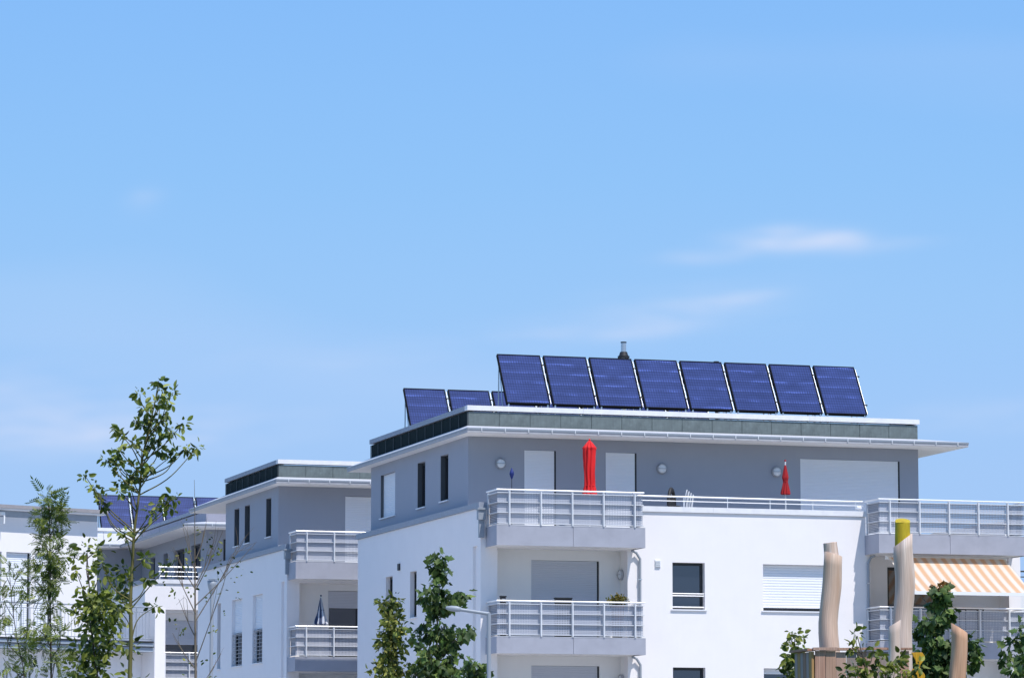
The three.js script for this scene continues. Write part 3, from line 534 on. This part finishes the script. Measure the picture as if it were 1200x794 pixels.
// striped awning under the right balcony
{
  const g = tag(group('awning', null, 39.62, 0, -94.4), 'orange and cream striped awning rolled out under the right balcony', 'awning'), w = 3.46, y0 = 8.2, y1 = 7.17, d = 1.8;
  const cv = tex(256, (u, v) => { const t = (u * 12) % 1, e = .5 + .5 * Math.tanh((Math.abs(t - .5) - .24) * 14), th = .97 + .03 * Math.sin(v * 800) + (rnd() - .5) * .04; const a = [.93, .88, .81], b = [.90, .70, .52]; return [0, 1, 2].map((k) => (a[k] * e + b[k] * (1 - e)) * th); });
  const sag = (t) => y0 + (y1 - y0) * t - .035 * Math.sin(Math.PI * t), P = [], U = [], I = [], n = 14, m = 30;
  for (let i = 0; i <= n; i++) for (let k = 0; k <= m; k++) { const t = i / n; P.push(k / m * w, sag(t) + .006 * Math.sin(k * 1.7) * t, d * t); U.push(k / m, t); if (i && k) { const o = i * (m + 1) + k, b = o - m - 1; I.push(b - 1, o - 1, b, o - 1, o, b); } }
  const geo = new THREE.BufferGeometry(); geo.setAttribute('position', new THREE.Float32BufferAttribute(P, 3)); geo.setAttribute('uv', new THREE.Float32BufferAttribute(U, 2)); geo.setIndex(I); geo.computeVertexNormals();
  mesh('fabric', geo, new THREE.MeshPhysicalMaterial({ map: cv, color: 0xffffff, roughness: .85, transmission: .3, thickness: 0, side: THREE.DoubleSide }), g);
  mesh('cassette', planar(new THREE.CylinderGeometry(.06, .06, w + .1, 14).rotateZ(Math.PI / 2).translate(w / 2, y0 - .01, -.05)), M.whiteFrame, g);
  mesh('front_bar', [bb(-.02, w + .02, y1 - .075, y1 + .012, d - .02, d + .035)], M.whiteFrame, g);
  for (const [x, s] of [[.35, 1], [w - .35, -1]]) { mesh('arm', [rod([x, y0 - .1, -.02], [x + s * .75, (y0 + y1) / 2 - .12, d * .5], .02, 8), rod([x + s * .75, (y0 + y1) / 2 - .12, d * .5], [x, y1 - .05, d - .03], .018, 8)], M.whiteFrame, g); }
}
{ const g = tag(group('garden_table', null, 42.1, 5.9, -94.5), 'dark slatted garden table on the balcony under the awning', 'table'); for (let k = 0; k < 5; k++) mesh('slat', bb(-.3, .3, .92, .95, -.25 + k * .1, -.17 + k * .1), std([.05, .03, .025], .7), g); for (const [x, z] of [[-.26, -.2], [.26, -.2], [-.26, .18], [.26, .18]]) mesh('leg', rod([x, 0, z], [x, .92, z], .02, 6), M.black, g); }

// ---------------------------------------------------------------- street lamps
{ const g = tag(group('street_lamp', null, 22.16, 0, -73.87, -VIEW_YAW), 'grey street lamp with a side arm in front of the collector house', 'street lamp', 'street lamps by the houses');
  mesh('pole', [rod([0, 0, 0], [0, 5.45, 0], .05, 14, .043)], M.pipe, g);
  mesh('arm', [rod([.01, 5.43, 0], [-.60, 5.52, .03], .036, 12)], M.pipe, g);
  mesh('lamp_head', planar(new THREE.LatheGeometry([[0, -.31], [.03, -.30], [.055, -.2], [.062, -.08], [.045, 0], [0, .01]].map((p) => new THREE.Vector2(...p)), 20).scale(1, 1, .8).rotateZ(-Math.PI / 2 - .12).translate(-.58, 5.52, .03)), M.pipe, g);
}
{ const g = tag(group('street_lamp', null, 20.62, 0, -93.1, -VIEW_YAW), 'grey street lamp with a funnel-shaped head beside the bare-roofed house', 'street lamp', 'street lamps by the houses');
  mesh('pole', rod([0, 0, 0], [0, 6.85, 0], .055, 14, .045), M.pipe, g);
  mesh('lamp_head', planar(new THREE.LatheGeometry([[0, 6.82], [.06, 6.84], [.11, 7.05], [.12, 7.16], [0, 7.17]].map((p) => new THREE.Vector2(...p)), 20)), M.pipe, g);
  mesh('lamp_lid', [rod([0, 7.19, 0], [0, 7.21, 0], .15, 20), rod([-.06, 7.1, 0], [-.06, 7.2, 0], .01, 6), rod([.06, 7.1, 0], [.06, 7.2, 0], .01, 6)], M.galv, g); }

// ---------------------------------------------------------------- playground: peeled posts and a plank tower
function woodTint(r, g, b, sx = .5, sy = 2.2) { return std([r, g, b], .85, { map: rep(woodT, sx, sy), bumpMap: rep(woodT, sx, sy), bumpScale: .003 }); }
const robinia = woodTint(.80, .64, .52, .5, 2.4), robiniaWarm = woodTint(.76, .49, .33, .5, 2.4), robiniaPink = woodTint(.84, .72, .64, .5, 2.4);
// crooked peeled trunk from y0 to y1 with a slanting saw cut; lean and cut are metres over its width
function peeledPost(y1, r, lean, cut, wob, fore = 0) {
  const R = 34, S = 22, P = [], I = [], s0 = y1 * 7.3 + r * 91;
  for (let i = 0; i <= R; i++) for (let k = 0; k <= S; k++) {
    const t = i / R, a = k / S * Math.PI * 2, y = t * y1, bump = 1 + .16 * fbm(Math.cos(a) * .8 + s0, y * 1.15, Math.sin(a) * .8, 3) + .09 * noise.noise(s0 + Math.cos(a) * 2, y * 2.6, Math.sin(a) * 2);
    const rad = r * (1.06 - .1 * t) * bump, cx = lean * t + wob * .35 * (Math.sin(y * 3.4 + s0) + .5 * Math.sin(y * 7.7 + 2)), cz = wob * .3 * Math.sin(y * 3.1 + s0);
    P.push(cx + Math.cos(a) * rad, y + (i === R ? cut * Math.cos(a) - fore * Math.sin(a) : i === R - 1 ? (cut * Math.cos(a) - fore * Math.sin(a)) * .8 : 0), cz + Math.sin(a) * rad);
    if (i && k) { const o = i * (S + 1) + k, b = o - S - 1; I.push(b - 1, o - 1, b, o - 1, o, b); }
  }
  const top = P.length / 3, e = R * (S + 1); let cx = 0, cy = 0, cz = 0; for (let k = 0; k < S; k++) { cx += P[(e + k) * 3] / S; cy += P[(e + k) * 3 + 1] / S; cz += P[(e + k) * 3 + 2] / S; }
  P.push(cx, cy, cz); for (let k = 0; k < S; k++) I.push(e + k, top, e + k + 1);
  const g = new THREE.BufferGeometry(); g.setAttribute('position', new THREE.Float32BufferAttribute(P, 3)); g.setIndex(I); g.computeVertexNormals();
  const uv = []; for (let i = 0; i <= R; i++) for (let k = 0; k <= S; k++) uv.push(k / S * 1.2, i / R * y1); uv.push(0, 0); g.setAttribute('uv', new THREE.Float32BufferAttribute(uv, 2));
  return { geo: g, top: [cx, cy, cz] };
}
{
  const g = tag(group('playground_post', null, 15.955, 0, -40.09, -VIEW_YAW), 'pale peeled trunk post leaning right with a stepped top, left on the plank tower', 'post', 'peeled playground posts');
  const p = peeledPost(4.42, .112, .17, -.03, .05); mesh('trunk', p.geo, robinia, g);
  const s = peeledPost(.2, .08, -.01, .01, .01); mesh('stub', s.geo.translate(p.top[0] - .02, p.top[1] - .07, p.top[2]), robiniaPink, g);
}
{
  const g = tag(group('playground_post', null, 16.865, 0, -39.82, -VIEW_YAW), 'tall pale peeled trunk post with a yellow painted top', 'post', 'peeled playground posts');
  const p = peeledPost(4.58, .115, .03, .08, .04); mesh('trunk', p.geo, robiniaPink, g);
  const ye = std([.62, .50, .010], .7, { map: rep(woodT, .5, .8) }), s = peeledPost(.42, .09, .0, .0, .004, .035); mesh('yellow_top', s.geo.translate(p.top[0] - .005, p.top[1] - .2, p.top[2]), ye, g);
}
{
  const g = tag(group('playground_post', null, 16.0, 0, -38.1, -VIEW_YAW), 'short pale pink post sawn off at a sharp slant', 'post', 'peeled playground posts');
  mesh('trunk', peeledPost(3.54, .068, .06, .04, .04).geo, robiniaPink, g);
}
{
  const g = tag(group('playground_post', null, 16.29, 0, -36.95, -VIEW_YAW), 'short orange-brown post with slanted top beside the dark maple', 'post', 'peeled playground posts');
  mesh('trunk', peeledPost(3.44, .092, .01, -.055, .04).geo, robiniaWarm, g);
}
{
  const g = tag(group('plank_tower', null, 15.69, 0, -39.54, -VIEW_YAW), 'play tower of upright pinkish and grey wooden planks', 'play tower');
  const mats = [woodTint(.58, .36, .27), woodTint(.62, .44, .36), woodTint(.5, .30, .22), woodTint(.60, .40, .30), woodTint(.40, .34, .32)], side = [woodTint(.50, .33, .14), woodTint(.46, .38, .36), woodTint(.40, .25, .18), woodTint(.42, .37, .35)];
  const orange = std([.66, .12, .01], .7, { map: rep(woodT, .5, 2) }), w = 1.06, d = 1.05, pw = .118;
  for (let k = 0, x = 0; x < w - .02; k++, x += pw) mesh('plank', bb(x + .003, x + pw - .003, 2.0, 3.285 + rr(-.008, .008), -.03 + rr(-.004, .004), rr(-.004, .004)), k === 7 ? orange : mats[(k * 3 + (k > 4)) % 5], g).userData.label = k === 7 ? 'orange painted plank' : undefined;
  // left side runs back and outwards
  const sg = [-.147, -.61], n = 6, L = Math.hypot(...sg); for (let k = 0; k < n; k++) { const pl = mesh('side_plank', bb(.002, L / n - .004, 2.0, 3.285 + rr(-.006, .006), -.03, rr(-.003, .003)), side[k % 4], g); pl.position.set(sg[0] * k / n - .006, 0, sg[1] * k / n - .01); pl.rotation.y = Math.atan2(-sg[1], sg[0]); }
  for (let k = 0; k < 4; k++) mesh('top_board', bb(-.02 + k * .28, .255 + k * .28, 3.297 + rr(0, .008), 3.325 + rr(0, .008), -.09, .035), mats[(k * 2 + 1) % 5], g);
  const tb = mesh('top_board', bb(-.03, L, 3.296, 3.322, -.06, .04), mats[2], g); tb.rotation.y = Math.atan2(-sg[1], sg[0]); tb.position.set(-.03, 0, -.1);
  mesh('platform', bb(.0, w, 1.9, 1.99, -.6, -.04), mats[2], g);
  for (const [x, z] of [[.06, -.1], [w - .06, -.1], [.06, -.6], [w - .06, -.6]]) mesh('leg', rod([x, 0, z], [x, 3.25, z], .07, 12), robinia, g);
}
{
  const g = tag(group('play_ornament', null, 16.29, 0, -38.05, -VIEW_YAW), 'yellow wavy-edged wooden ornament beside the plank tower', 'ornament'), s = new THREE.Shape(), pts = [];
  for (let i = 0; i <= 40; i++) { const t = i / 40; pts.push([.055 + .028 * Math.sin(t * 22), 2.5 + t * .72]); } for (let i = 40; i >= 0; i--) { const t = i / 40; pts.push([-.05 - .026 * Math.sin(t * 19 + 1) + .02 * t, 2.5 + t * .72]); }
  s.setFromPoints(pts.map((p) => new THREE.Vector2(...p))); mesh('board', planar(new THREE.ExtrudeGeometry(s, { depth: .03, bevelSize: .004, bevelThickness: .004, bevelSegments: 2 })), std([.72, .42, .01], .6, { map: rep(woodT, .5, 2) }), g); mesh('stake', rod([0, 0, .015], [0, 2.6, .015], .03, 10), robinia, g);
}

// ---------------------------------------------------------------- trees and shrubs (local x to the viewer's right, y up, metres)
const TREES = {
T1: { p: [7.88, -39.57], t: [[0.0,2.91],[0.01,3.32],[0.0,3.74],[0.01,4.08],[0.03,4.46],[0.06,4.72],[0.09,5.01],[0.1,5.22],[0.16,5.52],[0.23,5.86],[0.27,6.09]], c: [[0.27,6.06],[0.31,5.98],[0.41,5.99],[0.08,5.94],[0.26,5.91],[0.39,5.85],[0.1,5.82],[0.24,5.82],[0.38,5.74],[0.02,5.68],[0.1,5.64],[0.24,5.69],[0.18,5.6],[0.28,5.62],[0.38,5.58],[0.53,5.62],[0.43,5.53],[-0.17,5.58],[-0.11,5.5],[0.18,5.48],[0.29,5.47],[0.02,5.42],[0.1,5.36],[0.28,5.36],[0.55,5.39],[0.68,5.39],[0.39,5.27],[0.47,5.31],[-0.23,5.31],[-0.29,5.25],[-0.17,5.25],[-0.1,5.31],[0.0,5.15],[-0.15,5.17],[0.2,5.15],[0.0,5.08],[0.09,5.06],[-0.17,5.04],[-0.03,4.96],[-0.11,4.88],[-0.47,5.04],[-0.41,4.96],[-0.34,4.86],[-0.3,4.75],[0.45,4.84],[0.41,4.73],[0.29,4.74],[-0.06,4.44],[0.23,4.66],[0.15,4.18],[0.18,3.96],[0.36,4.07],[-0.09,4.09],[-0.04,3.96],[-0.12,3.83],[-0.12,3.64],[0.26,3.68],[-0.2,3.96],[-0.3,4.12]] },
T2: { p: [7.08, -39.81], t: [[0.0,2.91],[-0.02,3.58],[-0.03,4.21],[-0.05,4.8]], c: [[-0.05,4.84],[-0.09,4.77],[0.02,4.77],[-0.15,4.66],[-0.03,4.66],[0.05,4.64],[-0.13,4.55],[-0.03,4.5],[-0.09,4.37],[0.03,4.39],[-0.02,4.26],[-0.09,4.14],[0.02,4.17],[0.1,4.21],[-0.15,4.05],[-0.05,4.01],[-0.21,3.98],[0.05,3.94],[-0.05,3.87],[-0.11,3.78],[0.01,3.72],[-0.03,3.51],[-0.18,3.45],[0.1,3.38],[-0.07,3.27],[0.05,3.13]] },
T4: { p: [6.81, -39.90], t: [[0.0,2.91],[-0.09,3.36],[-0.15,3.76],[-0.18,4.05]], c: [[-0.21,4.08],[-0.07,4.05],[-0.15,3.91],[0.02,3.85],[-0.23,3.76],[-0.22,3.56],[-0.11,3.45],[-0.02,3.22],[-0.16,3.04],[0.07,3.36],[-0.23,3.13],[0.02,3.0]] },
T5: { p: [10.26, -47.24], t: [[0.0,3.18],[-0.01,3.76],[-0.02,4.3],[-0.03,4.95],[-0.03,5.38],[-0.04,5.71]] },
M1: { p: [22.01, -77.22], t: [[0.0,4.23],[0.0,5.2],[0.04,6.1],[0.04,6.73]], c: [[0.05,6.75],[0.0,6.57],[0.13,6.45],[-0.15,6.07],[0.05,6.21],[0.33,5.92],[0.53,5.98],[-0.27,5.91],[-0.04,5.67],[0.15,5.78],[-0.4,5.29],[-0.13,5.24],[0.15,5.33],[0.51,5.11],[0.62,5.27],[-0.45,5.02],[-0.22,4.79],[0.05,4.88],[0.34,4.7],[-0.49,4.43],[-0.22,4.39],[0.15,4.34],[0.47,4.39],[-0.07,4.57],[-0.31,4.63],[0.27,4.99],[0.38,5.24]] },
M2: { p: [21.06, -77.51], t: [[0.0,4.23],[0.0,5.2],[-0.02,5.85]], c: [[-0.18,5.83],[0.13,5.89],[-0.02,5.71],[-0.04,5.47],[0.11,5.56],[-0.09,5.24],[0.15,5.24],[0.02,5.06],[-0.18,4.84],[0.2,4.88],[-0.02,4.7],[-0.22,4.48],[0.11,4.52],[0.31,4.39],[-0.09,4.3],[-0.34,4.3]] },
M3: { p: [22.21, -75.06], t: [[0.0,4.06],[0.0,4.48]], c: [[-0.07,4.48],[0.07,4.36],[-0.18,4.27],[0.18,4.2]] },
M4: { p: [26.55, -61.13], t: [[0.0,3.77],[0.04,4.57],[0.06,5.32]], c: [[0.03,5.32],[0.12,5.17],[-0.01,5.05],[0.18,4.9],[-0.15,4.75],[0.06,4.75],[-0.27,4.6],[-0.09,4.45],[0.21,4.39],[-0.19,4.2],[0.03,4.13],[0.25,4.05],[-0.12,3.86],[0.15,3.83],[0.52,4.39],[0.66,4.33],[0.48,4.16],[0.7,4.13],[0.6,3.98],[-0.34,3.98]] },
M5: { p: [26.31, -57.01], t: [[0.0,3.64],[-0.01,4.11],[-0.04,4.42]], c: [[-0.04,4.39],[-0.14,4.22],[-0.0,4.11],[-0.23,4.0],[-0.07,3.9],[-0.2,3.75],[0.04,3.76],[0.11,4.04]] },
S1: { p: [15.40, -37.26], t: [[0.0,2.86],[-0.05,3.09],[-0.12,3.36]], c: [[-0.13,3.38],[-0.16,3.25],[-0.07,3.15],[0.04,3.2],[0.11,3.13],[-0.16,3.04],[-0.03,3.02],[0.11,2.99],[0.22,3.02],[0.29,3.09],[0.36,3.15],[0.38,3.0],[0.49,2.97],[0.54,3.04],[-0.25,2.95],[-0.14,2.93],[0.04,2.91]] },
S2: { p: [16.85, -43.12], t: [[-0.0,3.05],[-0.01,3.36],[-0.0,3.63]], c: [[-0.01,3.63],[0.07,3.59],[-0.06,3.51],[0.04,3.46],[-0.04,3.36],[-0.13,3.28],[0.06,3.3],[-0.02,3.2],[-0.1,3.15],[0.08,3.15]] },
};
const barkGreen = std([.20, .20, .07], .9, { map: rep(woodT, .3, 1), bumpMap: rep(woodT, .3, 1), bumpScale: .004 }), barkDark = std([.10, .085, .07], .9, { map: rep(woodT, .3, 1) }), barkGrey = std([.25, .22, .18], .9, { map: rep(woodT, .3, 1) });
function limb(pts, r0, r1, seg = 7) {
  const c = new THREE.CatmullRomCurve3(pts.map((p) => V(...p))), n = Math.max(4, pts.length * 4), fr = c.computeFrenetFrames(n), P = [], N = [], U = [], I = [], len = c.getLength();
  for (let i = 0; i <= n; i++) { const p = c.getPointAt(i / n), r = r0 + (r1 - r0) * i / n; for (let k = 0; k <= seg; k++) { const a = k / seg * 6.2832, d = fr.normals[i].clone().multiplyScalar(Math.cos(a)).addScaledVector(fr.binormals[i], Math.sin(a)); P.push(p.x + d.x * r, p.y + d.y * r, p.z + d.z * r); N.push(d.x, d.y, d.z); U.push(k / seg * .2, i / n * len); if (i && k) { const o = i * (seg + 1) + k, b = o - seg - 1; I.push(b - 1, b, o - 1, o - 1, b, o); } } }
  const g = new THREE.BufferGeometry(); g.setAttribute('position', new THREE.Float32BufferAttribute(P, 3)); g.setAttribute('normal', new THREE.Float32BufferAttribute(N, 3)); g.setAttribute('uv', new THREE.Float32BufferAttribute(U, 2)); g.setIndex(I); return g.toNonIndexed();
}
function mapleLeaf() { const o = [[0, 0], [.32, .10], [.22, .28], [.52, .46], [.28, .55], [.22, .72], [0, 1], [-.22, .72], [-.28, .55], [-.52, .46], [-.22, .28], [-.32, .10]], P = [0, .42, .06]; for (const [x, y] of o) P.push(x, y, -.10 * Math.abs(x) * 2 - .05 * y); const I = []; for (let i = 0; i < o.length; i++) I.push(0, 1 + (i + 1) % o.length, 1 + i); const g = new THREE.BufferGeometry(); g.setAttribute('position', new THREE.Float32BufferAttribute(P, 3)); g.setIndex(I); return g; }
// pinnate leaf of narrow leaflets along a stalk
function pinnate() { const P = [], I = []; const leaf = (x, y, a, l) => { const b = P.length / 3, c = Math.cos(a), s = Math.sin(a), w = l * .15; for (const [u, v, z] of [[0, 0, 0], [l * .45, w, .02], [l, 0, -.04], [l * .45, -w, .02]]) P.push(x + u * c - v * s, y + u * s + v * c, z); I.push(b, b + 1, b + 2, b, b + 2, b + 3); }; for (let k = 0; k < 6; k++) { const y = .18 + k * .14; leaf(0, y, .55, .42 - k * .02); leaf(0, y, Math.PI - .55, .42 - k * .02); } leaf(0, .98, Math.PI / 2, .4); const b = P.length / 3; P.push(-.008, 0, 0, .008, 0, 0, 0, 1, 0); I.push(b, b + 1, b + 2); const g = new THREE.BufferGeometry(); g.setAttribute('position', new THREE.Float32BufferAttribute(P, 3)); g.setIndex(I); return g; }
function tree(name, key, label, category, o) {
  const T = TREES[key], g = tag(group(name, null, T.p[0], 0, T.p[1], -VIEW_YAW), label, category, o.group), line = T.t, low = line[0];
  const tp = [[o.foot ?? 0, 0, 0], [(low[0] + (o.foot ?? 0)) / 2 + .02, low[1] * .5, .02], ...line.map(([x, y], i) => [x, y, i ? gauss() * .03 : 0])];
  mesh('trunk', limb(tp, o.r, o.r * (o.tip ?? .22), 9), o.bark, g);
  const tw = [], spots = [];
  for (const [x, y] of (T.c ?? [])) {
    const z = gauss() * (o.reach ?? .3);   // metres towards or away from the viewer; a place, not a tone
    let n = 0; const want = y - Math.abs(x - low[0]) * rr(.25, .95) - (o.rise ?? .12) * rr(.4, 2.2);
    for (let i = 0; i < tp.length; i++) if (tp[i][1] <= want) n = i;
    const a = tp[n], nx = tp[Math.min(n + 1, tp.length - 1)], f = Math.max(0, Math.min(1, (want - a[1]) / Math.max(.01, nx[1] - a[1]))), s = a.map((q, i) => q + (nx[i] - q) * f);
    tw.push(limb([s, [s[0] + (x - s[0]) * rr(.35, .7) + gauss() * .04, s[1] + (y - s[1]) * rr(.3, .65), (s[2] + z) / 2 + gauss() * .05], [x, y, z]], o.tw, o.tw * .4, 5));
    spots.push([x, y, z, o.spread * rr(.8, 1.25)]);
    if (o.mids) spots.push([(s[0] + x) / 2, s[1] * .45 + y * .55, (s[2] + z) / 2, o.spread * .7]);
  }
  if (tw.length) mesh('branches', tw, o.bark, g);
  for (let k = 0; k < (o.extra ?? 0); k++) { const e = o.fill(); spots.push(e); }
  if (spots.length) { const c = mesh('crown', leaves(spots, o.per, o.leaf, o.size, o.palette, o.droop), LEAF, g); c.userData.kind = 'stuff'; }
  return g;
}
const ovate = leafQuad(1, .27), maple = mapleLeaf(), pin = pinnate();
const ovateTones = [[.17, .21, .028], [.10, .14, .022], [.23, .27, .035], [.06, .095, .02], [.32, .34, .06]];
const mapleTones = [[.06, .115, .025], [.085, .155, .03], [.045, .085, .02], [.13, .20, .04], [.19, .26, .055]];
const rowanTones = [[.20, .25, .035], [.13, .18, .03], [.28, .32, .05], [.09, .13, .025]];
const limeish = [[.16, .20, .028], [.09, .14, .022], [.25, .28, .045], [.36, .35, .07], [.06, .10, .02]];
tree('young_tree', 'T1', 'tall young tree with open sprays of oval leaves against the sky', 'tree', { r: .04, tip: .14, tw: .0085, bark: barkGreen, spread: .048, per: 16, leaf: ovate, size: .074, palette: ovateTones, reach: .3, group: 'young trees by the white houses' });
tree('rowan_sapling', 'T2', 'slender sapling with feathery leaflets before the balcony of upright bars', 'tree', { r: .02, tw: .006, bark: barkDark, spread: .06, per: 17, leaf: pin, size: .125, palette: rowanTones, reach: .22, droop: .15, group: 'young trees by the white houses' });
tree('rowan_sapling', 'T4', 'small sapling with sparse feathery leaves standing alone at the end of the shrubs', 'tree', { r: .014, tw: .005, bark: barkDark, spread: .06, per: 9, leaf: pin, size: .12, palette: rowanTones, reach: .25, droop: .1, extra: 12, fill: () => [rr(-.25, .35), rr(2.4, 3.25), gauss() * .25, .07], group: 'young trees by the white houses' });
TREES.T3 = { p: [7.99, -41.64], t: [[0, 2.6], [-.1, 3.2], [-.16, 3.9], [-.2, 4.35]], c: [[-.2, 4.4], [-.05, 4.42], [-.3, 4.2], [-.1, 4.1], [-.22, 3.95], [-.05, 3.85], [-.3, 3.75], [-.15, 3.65], [.05, 3.5]] };
tree('leafy_shrub', 'T3', 'dense broad-leaved shrub around the tall young tree', 'shrub', { r: .025, tw: .008, bark: barkDark, spread: .1, per: 26, leaf: ovate, size: .085, palette: ovateTones, reach: .3, extra: 84, fill: () => { const y = rr(2.0, 3.9), w = .46 - .22 * (y - 2.6); return [rr(-w, w) - .04, y, gauss() * .35, .12]; } });
{ // thin tree that has lost most of its leaves
  const g = tree('bare_tree', 'T5', 'thin nearly leafless tree with upswept twigs beside the bare-roofed house', 'tree', { r: .036, tip: .06, bark: barkGrey, tw: .01, spread: .1, per: 1, leaf: ovate, size: .05, palette: limeish, group: 'young trees by the white houses' });
  const B = [[3.35, .42, 4.55], [3.9, .62, 5.0], [4.3, .34, 5.05], [4.35, .22, 4.95], [4.5, -.18, 5.1], [4.3, -.3, 4.85], [3.7, -.25, 4.2], [4.7, .12, 5.15], [3.3, -.3, 3.75], [4.1, .75, 4.9], [3.0, .3, 3.5], [4.0, -.36, 4.75]], tw = [], sp = [];
  for (const [y, dx, yt] of B) { const z = gauss() * .3, p = [[-.01, y, 0], [dx * .45, (y + yt) / 2 - .06, z * .5], [dx, yt, z]]; tw.push(limb(p, .008, .0025, 5)); for (let k = 0; k < 2; k++) tw.push(limb([p[1], [dx * rr(.6, .9), yt - .1 + gauss() * .1, z * .7], [dx * rr(.7, 1.2) + gauss() * .05, yt + rr(-.1, .15), z * 1.1]], .004, .0015, 4)); for (let k = 0; k < 4; k++) sp.push([dx * rr(.3, 1.05), (y + yt) / 2 + rr(-.3, .4), z * rr(.3, 1), .06]); }
  mesh('branches', tw, barkGrey, g); const c = mesh('leaves', leaves(sp, 3, ovate, .05, limeish), LEAF, g); c.userData.kind = 'stuff';
}
tree('maple_tree', 'M1', 'dark green maple before the white corner, beside the street lamp arm', 'tree', { r: .05, tw: .014, bark: barkGrey, spread: .125, per: 21, leaf: maple, size: .165, palette: mapleTones, reach: .35, mids: 1, droop: .9, extra: 12, fill: () => { const y = rr(3.0, 4.8); return [gauss() * .4, y, gauss() * .45, .15]; }, group: 'young maples before the collector house' });
tree('hornbeam', 'M2', 'narrow yellow-green columnar tree beside the dark maple', 'tree', { r: .04, tw: .01, bark: barkGrey, spread: .12, per: 34, leaf: ovate, size: .12, palette: limeish, reach: .25, mids: 1, extra: 26, fill: () => { const y = rr(3.2, 5.4); return [gauss() * (.36 - .05 * (y - 3.2)), y, gauss() * .3, .13]; } });
tree('maple_tree', 'M3', 'low maple top at the foot of the street lamp pole', 'tree', { r: .03, tw: .01, bark: barkGrey, spread: .12, per: 30, leaf: maple, size: .16, palette: mapleTones, reach: .25, droop: .8, extra: 12, fill: () => [gauss() * .3, rr(3.0, 4.2), gauss() * .3, .13], group: 'young maples before the collector house' });
const awningMaple = tree('maple_tree', 'M4', 'dark maple between the peeled posts in front of the awning', 'tree', { r: .04, tw: .012, bark: barkGrey, spread: .11, per: 30, leaf: maple, size: .14, palette: mapleTones, reach: .3, mids: 1, droop: .9, extra: 14, fill: () => [gauss() * .25, rr(3.0, 4.3), gauss() * .3, .13], group: 'young maples before the collector house' });
{ const f = mesh('red_shoot', leaves([[.04, 5.36, 0, .06], [.07, 5.32, .03, .05]], 8, maple, .12, [[.36, .13, .05], [.30, .17, .06], [.42, .2, .09]], .6), LEAF, awningMaple); f.userData = { kind: 'stuff', label: 'reddish young shoot' }; }
{ const g = tree('maple_tree', 'M5', 'leafy maple half cut off beyond the short orange-brown post', 'tree', { r: .04, tw: .012, bark: barkGrey, spread: .11, per: 26, leaf: maple, size: .13, palette: mapleTones, reach: .3, droop: .8, extra: 10, fill: () => [gauss() * .25, rr(2.8, 3.8), gauss() * .3, .13], group: 'young maples before the collector house' }); }
tree('leafy_shrub', 'S1', 'broad leafy shrub growing in front of the plank tower', 'shrub', { r: .02, tw: .006, bark: barkDark, spread: .06, per: 15, leaf: ovate, size: .08, palette: ovateTones, reach: .2, extra: 22, fill: () => [rr(-.25, .5), rr(2.2, 2.98), gauss() * .2, .08] });
tree('leafy_shrub', 'S2', 'upright bushy shrub behind the left side of the plank tower', 'shrub', { r: .02, tw: .006, bark: barkDark, spread: .06, per: 20, leaf: ovate, size: .085, palette: ovateTones, reach: .18, extra: 14, fill: () => [gauss() * .1, rr(2.4, 3.4), gauss() * .15, .07] });
renderer.render(scene, camera);
